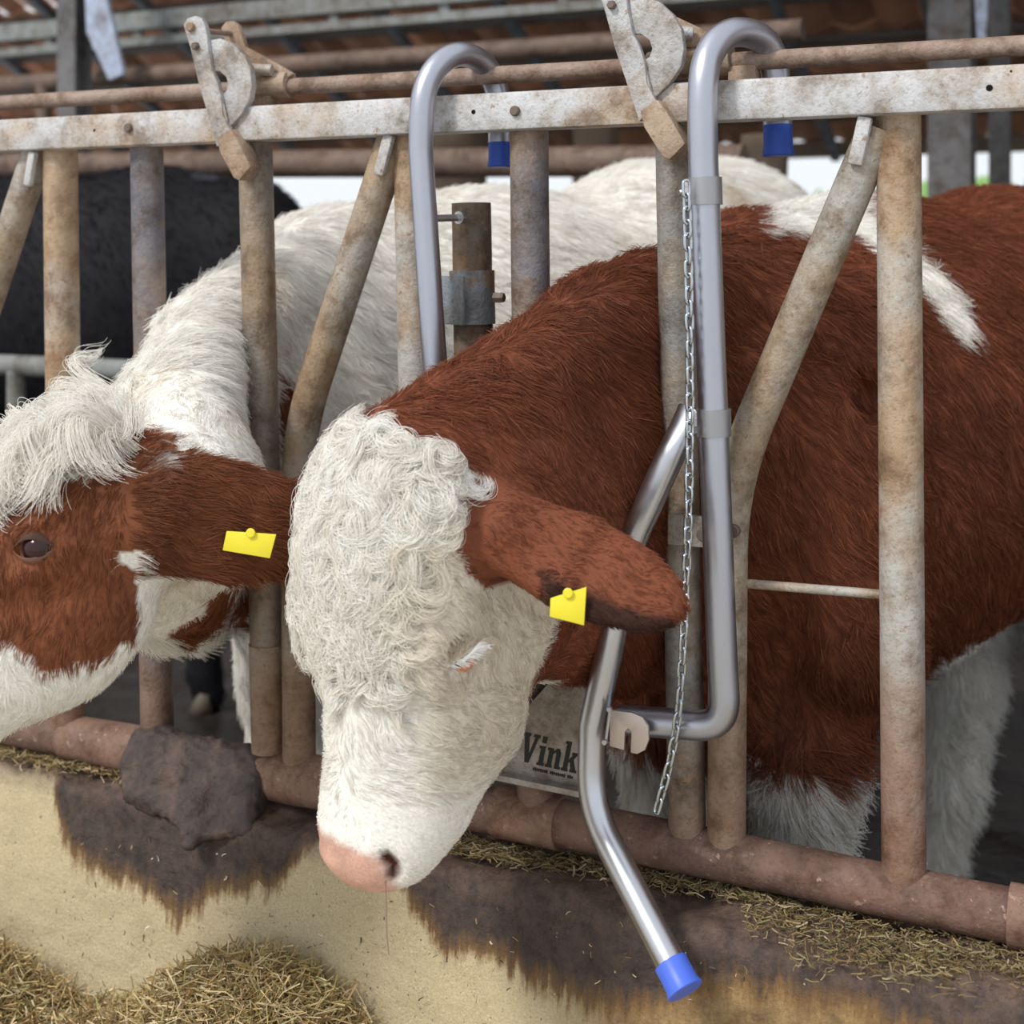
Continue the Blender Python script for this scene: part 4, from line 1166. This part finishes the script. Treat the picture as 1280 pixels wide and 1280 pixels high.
    hd = (pa > -.05) & (P[:, 1] < 1.95) & (np.linalg.norm(P - H(.24, -.09, 0), axis=1) < .33)
    ln = np.where(hd, .016, .026) * (.7 + .6 * rng.random(n))
    ln = np.where(hd & (pa > .40), ln * .5, ln); ln = np.where((P[:, 1] > 2.1), ln * 1.25, ln)
    ln = np.where((P[:, 2] < .55) & (P[:, 1] > 2.1), ln * 1.7, ln)
    pe = (np.minimum(seg_dist(P, eA, eM), seg_dist(P, eM, eT)) < .078) & (pc > .10); ln = np.where(pe, .011 * (.6 + .8 * rng.random(n)), ln)
    tip = (rng.random(n) < .12) & (cc[:, 2] < .1); cc = cc * (1 + rng.normal(0, .16, n))[:, None]; cc[tip] = cc[tip] * v3(1.7, 1.9, 2.0)
    G = grow(P, Nn, flow(P), ln, 5, np.where(pe, .10, .20), wave=.20)
    hair_obj('coat', G, np.clip(cc, 0, .95), np.where(P[:, 1] > 2.1, .00075, .00052), t)
    # curly forehead: locks
    dens2 = curlz * (a < .30)
    nl = 1250
    LP, LN, LC = sample(V, Q, NV, col, dens2, nl)
    per = 62
    idx = np.repeat(np.arange(nl), per)
    q = LP - poll; la, lc = q @ m, q @ l
    big = 1 - sstep(.03, .20, la)
    D0 = m[None] * (.75 + .25 * rng.normal(0, 1, nl))[:, None] + l[None] * (lc * 5 + rng.normal(0, .75, nl))[:, None]
    D0 = tang(D0, LN); B0 = np.cross(LN, D0)
    length = (.030 + .032 * big) * (.7 + .6 * rng.random(nl))
    turn = rng.uniform(1.2, 3.6, nl) * (.55 + .75 * big) * np.sign(rng.normal(0, 1, nl)); th0 = rng.normal(0, .45, nl)
    k = 11; G = np.zeros((nl * per, k, 3)); jr = rng.normal(0, 1, (nl * per, 3)); jl = 1 + rng.normal(0, .12, nl * per)
    hgt = (.005 + .015 * big * rng.random(nl)); cur = np.zeros((nl, 3)); base = np.arange(nl)
    jt = rng.normal(0, .09, nl * per); cu = np.zeros((nl * per, 3))
    for i in range(k):
        tt = i / (k - 1)
        th = th0[idx] - .5 * turn[idx] * .5 + turn[idx] * tt ** 1.3 + jt
        if i: cu = cu + (D0[idx] * np.cos(th)[:, None] + B0[idx] * np.sin(th)[:, None]) * (length[idx] * jl / (k - 1))[:, None]
        G[:, i] = LP[idx] + cu + LN[idx] * (.002 + hgt[idx] * math.sin(min(1, tt * 1.15) * 2.7))[:, None] + jr * (.0040 * (1 - .6 * tt) + .0006)
    cl_ = np.clip(np.where(LC[:, 2:3] > .35, LC, WHITE[None])[idx] * (1 + rng.normal(0, .07, nl * per))[:, None] * 1.06 * (1 + .05 * rng.normal(0, 1, nl))[idx][:, None], 0, .97)
    o = hair_obj('forelock', G, cl_, .00042, t); o['label'] = 'curly white forelock'
    # eyelid, lashes, nostril, drool
    p, nr = hit(bvh, 573, 822)
    if p is not None:
        dl = (at(596, 806, p.y) - at(552, 836, p.y)).normalized()
        up = nr.cross(dl).normalized(); up = up if up.z > 0 else -up
        bm = bmesh.new(); bmesh.ops.create_uvsphere(bm, u_segments=20, v_segments=14, radius=.0185)
        bmesh.ops.translate(bm, verts=bm.verts, vec=p - nr * .0125); bm_obj('eye', bm, 'eye_dark', t, True)
        V2 = []; F2 = []
        for i in range(13):
            s = i / 12 * 2 - 1; hh = .0095 * (1 - s * s) + .0015
            base = p + dl * (s * .024) + nr * (.008 * (1 - s * s) - .002)
            for j, (du, dn) in enumerate(((-.55 * hh, .0035), (-1.0 * hh, .003), (-1.6 * hh - .003, -.003))): V2.append(base + up * du + nr * dn)
        for i in range(12):
            for j in range(2): F2.append((i * 3 + j, i * 3 + j + 1, i * 3 + j + 4, i * 3 + j + 3))
        lo = mobj('lower_lid', V2, F2, 'lid_pink', t); lo['label'] = 'pink lower eyelid'
        V2 = []; F2 = []
        for i in range(13):
            s = i / 12 * 2 - 1; hh = .009 * (1 - s * s)
            base = p + dl * (s * .025) + nr * (.007 * (1 - s * s) - .002)
            for du, dn in ((.22 * hh + .0005, .0045), (hh * .8, .004), (1.3 * hh + .003, -.004)): V2.append(base + up * du + nr * dn)
        for i in range(12):
            for j in range(2): F2.append((i * 3 + j, i * 3 + j + 3, i * 3 + j + 4, i * 3 + j + 1))
        mobj('upper_lid', V2, F2, 'lid_cream', t)
        nf = 900; G = np.zeros((nf, 4, 3))
        for i in range(nf):
            s = random.uniform(-1.15, 1.0); v_ = random.random(); hh = .009 * max(0, 1 - s * s)
            bs = p + dl * (s * .025) + nr * (.0105 * max(0, 1 - s * s) * (1 - .6 * v_) - .001) + up * (.22 * hh + .001 + v_ * (hh * 1.1 + .006))
            d = up * .8 + dl * (.5 + random.uniform(-.2, .2)) + nr * .25
            for j in range(4): G[i, j] = (bs + d * (.011 * j / 3))[:]
        hair_obj('lid_fur', G, np.clip(np.tile(v3(.74, .66, .54), (nf, 1)) * (1 + rng.normal(0, .08, nf))[:, None], 0, .95), .0005, t)
        nl = 190; G = np.zeros((nl, 6, 3))
        for i in range(nl):
            s = random.uniform(-1, 1); bs = p + dl * (s * .025) + nr * (.015 * (1 - s * s)) + up * .0035 * (1 - s * s)
            d = (nr * .6 + dl * (.35 + s * .35 + random.uniform(-.15, .15)) + up * random.uniform(-.25, .6)); L_ = random.uniform(.012, .024)
            for j in range(6):
                tt = j / 5; G[i, j] = (bs + d * L_ * tt - up * (.004 * tt * tt))[:]
        o = hair_obj('eyelashes', G, np.full((nl, 3), .85), .00045, t); o['label'] = 'long white eyelashes'
    p, nr = hit(bvh, 490, 1086)
    if p is not None:
        p2, _ = hit(bvh, 482, 1105); p2 = p2 or p
        pts = [p2 + Vector((0, -.001, .004)), p2 + Vector((.0008, 0, -.03)), p2 + Vector((.0014, 0, -.06)), p2 + Vector((.004, 0, -.085))]
        o = tube('drool', crom(pts, 5), [.0008] * 15 + [.0004], 'drool', t, 8)
    ear_tag(bvh, [(688, 748), (733, 734), (730, 782), (687, 771)], .016, t)
    for h_ in ((.455, 2.265), (.26, 2.52), (1.28, 3.05), (.920, 3.11)): hoof((h_[0], h_[1], FLOOR_STALL + .0), t, e)
    return t

# ------------------------------------------------------------------ the white cow with the red eye patch
def cow_left():
    e = unit(v3(.78, .62, 0)); lat = v3(e[1], -e[0], 0)
    B = Blob()
    B.ecap(v3(-.36, 2.74, .975), v3(-.05, 2.97, .985), lat, (.24, .405), (.31, .43), .10)
    B.ecap(v3(-.05, 2.97, .985), v3(.32, 3.25, 1.02), lat, (.33, .43), (.33, .42), .10)
    B.ecap(v3(.32, 3.25, 1.13), v3(.58, 3.47, 1.16), lat, (.30, .38), (.25, .35), .10)
    B.cap(v3(-.33, 2.74, 1.29), v3(.05, 3.02, 1.33), .08, .06, .08)
    B.cap(v3(.42, 3.36, 1.42), v3(.52, 3.45, 1.43), .09, .08, .08)
    B.ecap(v3(-.38, 2.68, .98), v3(-.49, 2.46, .955), lat, (.19, .37), (.115, .30), .06)
    B.ecap(v3(-.49, 2.46, .955), v3(-.516, 2.35, .93), v3(1, .1, 0), (.115, .30), (.085, .28), .05)
    B.ecap(v3(-.516, 2.35, .93), v3(-.51, 2.12, .935), v3(1, .1, 0), (.085, .28), (.105, .21), .05)
    B.ecap(v3(-.51, 2.12, .935), v3(-.43, 1.98, .955), v3(1, .3, 0), (.105, .21), (.09, .13), .05)
    B.cap(v3(-.38, 2.64, 1.26), v3(-.51, 2.34, 1.145), .085, .06, .06); B.cap(v3(-.51, 2.34, 1.145), v3(-.46, 1.98, 1.06), .06, .05, .05)
    B.ecap(v3(-.40, 2.58, .62), v3(-.28, 2.74, .56), lat, (.10, .15), (.15, .12), .08)
    for pts in (
        [(v3(-.20, 2.62, .70), .13), (v3(-.27, 2.56, .45), .078), (v3(-.285, 2.55, .30), .06), (v3(-.29, 2.55, .05), .043), (v3(-.30, 2.54, -.06), .05)],
        [(v3(-.46, 2.86, .70), .13), (v3(-.46, 2.83, .45), .075), (v3(-.46, 2.83, .28), .06), (v3(-.46, 2.83, .05), .042), (v3(-.47, 2.82, -.06), .05)],
        [(v3(.56, 3.28, .85), .20), (v3(.60, 3.30, .55), .12), (v3(.70, 3.39, .38), .065), (v3(.67, 3.37, .10), .045), (v3(.65, 3.35, -.06), .05)],
        [(v3(.38, 3.50, .85), .20), (v3(.40, 3.50, .55), .12), (v3(.48, 3.57, .38), .065), (v3(.45, 3.55, .10), .045), (v3(.43, 3.53, -.06), .05)]):
        B.chain(pts, .05)
    B.chain([(v3(.80, 3.66, 1.30), .035), (v3(.86, 3.70, 1.05), .025), (v3(.86, 3.70, .5), .018)], .03)
    poll = A3(243, 562, 1.905); m, f, l = head_frame((-.90, -.24, -.35), (-.33, -.05, .94))
    sc = 1.0
    H = add_head(B, poll, m, f, l, sc)
    eA, eM, eT = A3(196, 640, 1.80), A3(285, 655, 1.83), A3(388, 665, 1.87)
    en = unit(v3(-.20, -.90, .35))
    B.cap(H(.055, -.075, .07), eA, .048, .045, .03)
    ed = unit(eT - eA); eu = unit(np.cross(ed, en)); en2 = np.cross(eu, ed); hl_ = np.linalg.norm(eT - eA) * .5
    B.ell(eA + ed * (hl_ * 1.0), [ed, eu, en2], (hl_ * 1.15, .076, .020), .03); B.ecap(eA, eA + ed * (hl_ * .8), en, (.030, .050), (.016, .060), .03)
    rA, rM, rT = H(.06, -.10, -.10), H(.05, -.17, -.17), H(.08, -.25, -.20)
    B.cap(H(.06, -.09, -.07), rA, .04, .035, .03); B.ecap(rA, rM, m, (.035, .025), (.05, .014), .02); B.ecap(rM, rT, m, (.05, .014), (.02, .008), .02)
    for g in (-1, 1):
        B.ecap(H(.528, -.012, .050 * g), H(.535, -.062, .074 * g), l, (.013, .016), (.010, .014), .010, True)
    eyeP = None
    B.ell(H(.245, -.022, .126), [m, f, l], (.024, .018, .012), .02, True)
    B.ecap(H(.46, -.118, .08), H(.535, -.105, 0), f, (.004, .012), (.004, .012), .01, True)
    V, Q = cow_mesh(B, ((-1.10, 1.02), (1.45, 3.85), (-.10, 1.66)), ((-.95, -.10), (1.50, 2.10), (.55, 1.20)), (.008, .02))
    NV = vert_normals(V, Q); X, Y = to_px(V)
    q = V - poll; a, b, c = q @ m, q @ f, q @ l
    hd = (np.linalg.norm(V - H(.24, -.09, 0), axis=1) < .40) & (V[:, 1] < 2.12)
    jx = vnoise(V, 25, 50) * 26 + vnoise(V, 80, 51) * 14; jy = vnoise(V, 25, 52) * 26 + vnoise(V, 80, 53) * 14
    patch = [(-260, 700), (-120, 650), (0, 648), (60, 600), (112, 592), (130, 520), (150, 490), (190, 512), (222, 560), (232, 600), (238, 690), (200, 690), (150, 690), (168, 722), (180, 790),
             (140, 822), (60, 842), (0, 800), (-80, 770), (-200, 780)]
    red = in_poly(X + jx, Y + jy, patch) & hd & (c > -.02)
    dear = np.minimum(seg_dist(V, eA, eM), seg_dist(V, eM, eT)); ear = (dear < .082) & (X > 176) & hd
    red |= ear | ((np.minimum(seg_dist(V, rA, rM), seg_dist(V, rM, rT)) < .06) & (c < -.1))
    red |= in_poly(X + jx * .6, Y + jy * .6, [(346, 455), (362, 468), (384, 520), (372, 560), (346, 560)]) & (V[:, 1] > 2.2) & (V[:, 1] < 3.0)
    red |= in_poly(X + jx * .6, Y + jy * .6, [(262, 722), (330, 735), (326, 758), (300, 790), (285, 775), (268, 785)]) & (V[:, 1] > 1.95)
    wt = 1 - red.astype(float)
    wn = 1 + vnoise(V, 10, 60) * .12
    col = (v3(.225, .075, .032)[None] * (1 + vnoise(V, 9, 61) * .6)[:, None]) * (1 - wt[:, None]) + WHITE[None] * wn[:, None] * wt[:, None]
    spot = np.exp(-((X - 195) ** 2 + (Y - 577) ** 2) / 70.0) * (hd & (c > 0)); col = col * (1 - spot[:, None]) + WHITE * spot[:, None]
    tan = sstep(.15, .45, vnoise(V, 7, 62) * 1.6) * wt * .5; col = col * (1 - tan[:, None]) + v3(.58, .46, .32) * tan[:, None]
    nose = sstep(.505 * sc, .525 * sc, a) * sstep(-.112, -.085, b); col = col * (1 - nose[:, None]) + PINK * nose[:, None]
    t = thing('cow', (.05, 3.05, FLOOR_STALL), 'white cow with red brown eye patch and ears, behind the left headlock', 'cow')
    body_obj('body', V, Q, col, t)
    bvh = BVHTree.FromPolygons([Vector(v) for v in V], Q.tolist())
    def flow(P):
        q = P - poll; a, b, c = q @ m, q @ f, q @ l
        h_ = ((np.linalg.norm(P - H(.24, -.09, 0), axis=1) < .36) & (P[:, 1] < 2.05))[:, None]
        dh = m[None] * .5 - f[None] * .8 + l[None] * (c * 1.5)[:, None]
        de = np.minimum(seg_dist(P, eA, eM), seg_dist(P, eM, eT)); er = ((de < .085) & (P[:, 0] > -.48))[:, None]
        db = v3(.55, .30, -.65)[None] + 0 * P
        out = np.where(h_, dh, db); return np.where(er, unit(eT - eA)[None] + v3(0, 0, -.25)[None] + 0 * P, out)
    dens = np.where(hd, 1.0, np.where(V[:, 1] < 2.3, .8, .33)); dens[nose > .4] = 0; dens[(NV[:, 1] > .5)] *= .25; dens[ear] *= 1.5
    n = 220000
    P, Nn, cc = sample(V, Q, NV, col, dens, n)
    q = P - poll; pa = q @ m
    h_ = (np.linalg.norm(P - H(.24, -.09, 0), axis=1) < .36) & (P[:, 1] < 2.05)
    ln = np.where(h_, .016, .034) * (.7 + .6 * rng.random(n))
    de = np.minimum(seg_dist(P, eA, eM), seg_dist(P, eM, eT)); ln = np.where((de < .085) & (P[:, 0] > -.48), ln * 1.5, ln)
    cc = cc * (1 + rng.normal(0, .13, n))[:, None]
    hair_obj('coat', grow(P, Nn, flow(P), ln, 5, .20, wave=.20, seed=70), np.clip(cc, 0, .95), np.where(P[:, 1] > 2.3, .0009, .00058), t)
    # shaggy forelock
    dens2 = ((a > .075) & (a < .27) & (b > -.10) & hd & (c < .095)).astype(float) * np.maximum(wt, (a < .19) & (c < .065))
    nl = 620; per = 46
    LP, LN, LC = sample(V, Q, NV, col, dens2, nl); idx = np.repeat(np.arange(nl), per)
    q = LP - poll; la, lc = q @ m, q @ l; big = 1 - sstep(.17, .27, la)
    D0 = tang(m[None] * .7 + l[None] * (lc * 4 + rng.normal(0, .7, nl))[:, None] + v3(0, 0, -.2)[None], LN); B0 = np.cross(LN, D0)
    length = (.045 + .045 * big) * (.6 + .7 * rng.random(nl)); turn = rng.uniform(.6, 2.4, nl) * np.sign(rng.normal(0, 1, nl)); th0 = rng.normal(0, .4, nl)
    k = 10; G = np.zeros((nl * per, k, 3)); jr = rng.normal(0, 1, (nl * per, 3)); jl = 1 + rng.normal(0, .12, nl * per); jt = rng.normal(0, .15, nl * per)
    hgt = .010 + .075 * big * rng.random(nl); cu = np.zeros((nl * per, 3))
    for i in range(k):
        tt = i / (k - 1); th = th0[idx] - turn[idx] * .25 + turn[idx] * tt + jt
        if i: cu = cu + (D0[idx] * np.cos(th)[:, None] + B0[idx] * np.sin(th)[:, None]) * (length[idx] * jl / (k - 1))[:, None]
        G[:, i] = LP[idx] + cu + LN[idx] * (.002 + hgt[idx] * math.sin(min(1, tt * 1.2) * 2.4))[:, None] + jr * (.0058 * (1 - .6 * tt) + .0010)
        G[:, i, 2] -= .012 * tt * tt
    o = hair_obj('forelock', G, np.clip(np.tile(WHITE, (nl * per, 1)) * (1 + rng.normal(0, .06, nl * per))[:, None], 0, 0.95), .0005, t); o['label'] = 'shaggy white forelock'
    p, nr = hit(bvh, 42, 686)
    if p is not None:
        bm = bmesh.new(); bmesh.ops.create_uvsphere(bm, u_segments=24, v_segments=16, radius=.021)
        bmesh.ops.translate(bm, verts=bm.verts, vec=p - nr * .012); bm_obj('eye', bm, 'eye_brown', t, True)
        dl = (at(62, 684, p.y) - at(20, 686, p.y)).normalized(); up = nr.cross(dl).normalized(); up = up if up.z > 0 else -up
        for nm, sg, mt, lb in (('upper_lid', 1, 'lid_brown', None), ('lower_lid', -1, 'lid_rose', 'pinkish lower eyelid')):
            V2 = []; F2 = []
            for i in range(15):
                s = i / 14 * 2 - 1; hh = .0125 * (1 - s * s) * (1 if sg > 0 else .85)
                base = p + dl * (s * .026) + nr * (.009 * (1 - s * s) - .004)
                for du, dn in ((hh * .95, .003), (hh * 1.15 + .002, .003), (hh * 1.3 + .006, -.006)): V2.append(base + up * du * sg + nr * dn)
            for i in range(14):
                for j in range(2): F2.append((i * 3 + j, i * 3 + j + 1, i * 3 + j + 4, i * 3 + j + 3))
            o = mobj(nm, V2, F2, mt, t)
            if lb: o['label'] = lb
    ear_tag(bvh, [(283, 664), (345, 668), (337, 698), (278, 688)], .014, t)
    for h2 in ((-.30, 2.54), (-.47, 2.82), (.65, 3.35), (.43, 3.53)): hoof((h2[0], h2[1], FLOOR_STALL), t, e)
    return t

# ------------------------------------------------------------------ the black cow in the background
def cow_black():
    e = unit(v3(-.95, .25, 0)); lat = v3(e[1], -e[0], 0); o0 = v3(-.82, 4.55, 0)
    L_ = lambda a, c, z: o0 + e * a + lat * c + v3(0, 0, z + (.055 if z > .8 else 0))
    B = Blob()
    B.ecap(L_(0, 0, 1.13), L_(.35, 0, 1.10), lat, (.25, .36), (.31, .40), .1); B.ecap(L_(.35, 0, 1.10), L_(.95, 0, 1.08), lat, (.33, .42), (.31, .41), .1)
    B.ecap(L_(.95, 0, 1.08), L_(1.25, 0, 1.08), lat, (.27, .40), (.20, .34), .1)
    B.ecap(L_(1.3, 0, 1.10), L_(1.75, 0, 1.10), lat, (.15, .28), (.10, .18), .08)
    m, f, l = head_frame(unit(e * .7 + v3(0, 0, -.7)), unit(e * .7 + v3(0, 0, .7)))
    add_head(B, L_(1.75, 0, 1.25), m, f, l, .95)
    for a, c in ((.05, .16), (.1, -.16), (1.05, .15), (1.1, -.15)):
        B.chain([(L_(a, c, .85), .16), (L_(a, c, .5), .085), (L_(a, c, .35), .06), (L_(a, c, 0), .045), (L_(a - .02, c, -.07), .05)], .05)
    B.cap(L_(-.25, 0, 1.35), L_(-.33, 0, .6), .03, .02, .04)
    for g in (-1, 1): B.ecap(L_(1.78, .10 * g, 1.16), L_(1.76, .28 * g, 1.13), v3(0, 0, 1), (.012, .05), (.008, .03), .02)
    V, Q = cow_mesh(B, ((-3.3, .1), (3.9, 5.8), (-.14, 1.75)), ((0, 0), (0, 0), (0, 0)), (.02, .022), 2)
    col = np.tile(v3(.006, .006, .009), (len(V), 1)); col *= (1 + vnoise(V, 5, 80) * 1.2)[:, None]
    w_ = sstep(.17, .22, vnoise(V, 3.0, 84)); col = col * (1 - w_[:, None]) + v3(.05, .05, .07) * w_[:, None]
    t = thing('cow', (o0[0] + e[0] * .7, o0[1] + e[1] * .7, FLOOR_STALL), 'blurred black cow standing in the barn behind the left barrier posts', 'cow')
    body_obj('body', V, Q, col, t); NV = vert_normals(V, Q)
    P, Nn, cc = sample(V, Q, NV, col, (NV[:, 1] < .3).astype(float), 14000)
    hair_obj('coat', grow(P, Nn, e[None] * -.6 + v3(0, 0, -.7)[None] + 0 * P, .03 * (.7 + .6 * rng.random(len(P))), 4, .3, seed=90), np.clip(cc, 0, 1), .0018, t)
    for h2 in ((.05, .16), (.1, -.16), (1.05, .15), (1.1, -.15)):
        p = L_(h2[0] - .02, h2[1], FLOOR_STALL); hoof(p, t, -e)
import time as _t
t0 = _t.time(); cow_front(); print('cow1', _t.time() - t0); t0 = _t.time(); cow_left(); print('cow2', _t.time() - t0); t0 = _t.time(); cow_black(); print('cow3', _t.time() - t0)

# ================================================================== MUCK, STRAW AND FEED
def straw_mat():
    m, nt, b = new_mat('straw')
    a = nd(nt, 'ShaderNodeAttribute', attribute_name='col'); nt.links.new(a.outputs['Color'], b.inputs['Base Color'])
    b.inputs['Roughness'].default_value = 0.6
    m, nt, b = new_mat('muck_crust')
    geo = nd(nt, 'ShaderNodeNewGeometry'); pos = geo.outputs['Position']
    n1 = noise_t(nt, pos, 14, 7, 0.7); n2 = noise_t(nt, pos, 90, 5, 0.7, 3)
    c = ramp(nt, n1, [(0.3, (0.022, 0.018, 0.024)), (0.5, (0.060, 0.042, 0.038)), (0.68, (0.14, 0.088, 0.070))]).outputs[0]
    nt.links.new(c, b.inputs['Base Color']); b.inputs['Roughness'].default_value = 0.62
    bump(nt, b, math_n(nt, 'ADD', math_n(nt, 'MULTIPLY', n1, 2.0), n2), 0.5, 0.01)
straw_mat()
def straws(name, P, D, ln, wd, cols, label, cat):
    """thin bent three-sided stalks, one joined mesh"""
    n = len(P); D = D / np.linalg.norm(D, axis=1)[:, None]
    r = rng.normal(0, 1, (n, 3)); X = np.cross(D, r); X /= np.linalg.norm(X, axis=1)[:, None]; Y = np.cross(D, X)
    V = np.zeros((n, 9, 3)); bend = rng.normal(0, .12, n) * ln
    for i, t in enumerate((-.5, 0, .5)):
        c = P + D * (ln * t)[:, None] + X * (bend * (1 - 4 * t * t))[:, None]
        for j in range(3):
            a = 2.094 * j; V[:, i * 3 + j] = c + (X * math.cos(a) + Y * (0.45 * math.sin(a))) * wd[:, None]
    F = []
    fb = []
    for i in (0, 3):
        for j in range(3): fb.append((i + j, i + (j + 1) % 3, i + 3 + (j + 1) % 3, i + 3 + j))
    fb = np.array(fb); Q = (np.arange(n)[:, None, None] * 9 + fb[None]).reshape(-1, 4)
    o = mobj(name, V.reshape(-1, 3), Q, 'straw', None, False)
    ca = o.data.attributes.new('col', 'FLOAT_COLOR', 'POINT')
    c4 = np.concatenate([np.repeat(cols, 9, 0), np.ones((n * 9, 1))], 1); ca.data.foreach_set('color', c4.reshape(-1).astype(np.float32))
    tag(o, label, cat, kind='stuff'); return o
PAL = np.array([(.40, .27, .11), (.52, .38, .18), (.28, .19, .08), (.62, .50, .30), (.20, .14, .06), (.34, .30, .12)])
def pick(n, bright=1.0): return PAL[rng.integers(0, len(PAL), n)] * (rng.uniform(.7, 1.25, n) * bright)[:, None]

# ---- crusted muck over the bottom rail
B = Blob()
def F3(px, py, off): return np.array(fp(px, py, off)[:])
for x in range(190, 340, 14):
    rp = rail_at(x); sx = s_of(rp); e_ = edge_off(sx); u = (x - 190) / 150.0
    B.cap(np.array((rp - N * .010 + Vector((0, 0, .012)))[:]), np.array((rp - N * .030 + Vector((0, 0, -.012)))[:]), .030, .027, .02)
    reach = .25 + .75 * math.exp(-((u - .60) / .30) ** 2)
    B.cap(np.array((rp - N * .030 + Vector((0, 0, -.012)))[:]), np.array(fl(sx + .01, .055, .424)[:]), .026, .016, .02)
    B.cap(np.array(fl(sx, .050, .422)[:]), np.array(fl(sx + .025, .050 + (e_ - .028) * reach, .416 - .016 * reach)[:]), .018, .010, .02)
B.cap(np.array(fl(s_of(rail_at(285)), .085, .425)[:]), np.array(fl(s_of(rail_at(292)), .112, .385)[:]), .020, .010, .02)
B.cap(np.array(fl(s_of(rail_at(203)), .01, .475)[:]), np.array(fl(s_of(rail_at(212)), .02, .505)[:]), .026, .014, .03)
lo = F3(150, 1060, .12) - .05; hi = F3(380, 860, -.06) + .05
g_ = [np.arange(min(lo[i], hi[i]) - .12, max(lo[i], hi[i]) + .12, .005) for i in range(3)]
V, Q = B.mesh(*g_)
NV = vert_normals(V, Q); V = V + NV * (vnoise(V, 24, 200, 4) * .026 + vnoise(V, 110, 201, 2) * .007)[:, None]
o = mobj('muck_crust', V, Q, 'muck_crust'); tag(o, 'lumpy dried dark muck caked over the bottom rail beside the left headlock', 'muck')

# ---- straw litter on the kerb top
def litter(zones, name, label, cat, z=CURB_Z + .008, lmin=.006, lmax=.022, wmin=.0006, wmax=.0016, bright=1.0):
    PP = []
    for (x0, y0, x1, y1, hw, n) in zones:
        t = rng.random(n); px = x0 + (x1 - x0) * t; py = y0 + (y1 - y0) * t + rng.normal(0, hw, n)
        PP += [np.array(on_z(a, b, z + abs(random.gauss(0, .004)))[:]) for a, b in zip(px, py)]
    PP = np.array(PP); n = len(PP)
    D = rng.normal(0, 1, (n, 3)); D[:, 2] *= .25
    return straws(name, PP, D, rng.uniform(lmin, lmax, n), rng.uniform(wmin, wmax, n), pick(n, bright), label, cat)
litter([(0, 935, 190, 965, 7, 1500)], 'chaff', 'pale chaff and crumbs lying on the kerb at the left edge', 'chaff', bright=.8)
litter([(560, 1052, 700, 1078, 7, 700), (700, 1075, 960, 1118, 7, 850)], 'chaff', 'greenish hay crumbs under the bottom rail behind the silver lever', 'chaff', lmax=.03, bright=.55)
litter([(930, 1128, 1290, 1210, 18, 1500), (980, 1185, 1200, 1212, 15, 350)], 'chaff', 'straw crumbs scattered on the kerb below the right post', 'chaff', lmax=.024, wmax=.0013, bright=.62)
# crumbs stuck to the stained kerb face
n = 420; px = rng.uniform(60, 1150, n); py = rng.uniform(985, 1250, n); PP = []
for a, b in zip(px, py):
    p = fp(a, b, .10); e_ = edge_off(s_of(p)) + (CURB_Z - p.z) * .10 + .002
    if p.z < CURB_Z - .02: PP.append(np.array(fp(a, b, e_)[:]))
PP = np.array(PP); n = len(PP); D = np.array(U)[None] * rng.normal(0, 1, n)[:, None] + v3(0, 0, 1)[None] * rng.normal(0, 1, n)[:, None]
cl_ = pick(n, 1.0); cl_[rng.random(n) < .25] = (.7, .66, .58); cl_[rng.random(n) < .35] = (.05, .04, .03)
straws('chaff', PP, D, rng.uniform(.002, .011, n), rng.uniform(.0006, .0014, n), cl_, 'tiny bits of chaff stuck to the kerb face', 'chaff')
# lumps of crumb on the kerb, left
# ---- hay heap on the feed floor
HX = [(-300, 1160), (-60, 1175), (10, 1206), (50, 1240), (90, 1268), (150, 1266), (200, 1240), (260, 1205), (330, 1206), (380, 1228), (420, 1262), (450, 1300), (520, 1380)]
hp_ = [fp(x, y, .17) for x, y in HX]; HS = np.array([s_of(p) for p in hp_]); HZ = np.array([p.z for p in hp_])
def heap_z(s, off):
    top = np.interp(s, HS, HZ)
    return FLOOR_FEED + np.maximum(0, top - FLOOR_FEED) * np.exp(-((off - .17) / .28) ** 2)
V = []; F = []; ns, no = 180, 40
for i in range(ns + 1):
    for j in range(no + 1):
        s = HS[0] + (HS[-1] - HS[0]) * i / ns; off = .125 + .735 * j / no
        z = float(heap_z(s, off)) + .012 * mnoise.fractal(Vector((s * 14, off * 14, 2)), 1, 2, 4) - .012
        V.append(fl(s, off, z))
for i in range(ns):
    for j in range(no):
        a = i * (no + 1) + j; F.append((a, a + no + 1, a + no + 2, a + 1))
plain('hay_base', (.20, .135, .055), .9, var=.5, scale=60, bmp=.8)
n = 15000
s = rng.uniform(HS[1] - .1, HS[-2], n); off = .135 + np.abs(rng.normal(0, .20, n)); z = heap_z(s, off)
keep = (z > FLOOR_FEED + .004) | (rng.random(n) < .10); s, off, z = s[keep], off[keep], z[keep]; n = len(s)
PP = np.array([fl(a, b, c)[:] for a, b, c in zip(s, off, z)]); PP[:, 2] += rng.uniform(-.008, .014, n)
D = rng.normal(0, 1, (n, 3)); D[:, 2] *= .45
hay = straws('hay_heap', PP, D, rng.uniform(.012, .065, n), rng.uniform(.0006, .0017, n), pick(n, 1.15), 'heap of cut straw and hay on the feed floor below the kerb', 'hay')
o = mobj('heap_core', V, F, 'hay_base', hay); tag(o, kind='stuff')
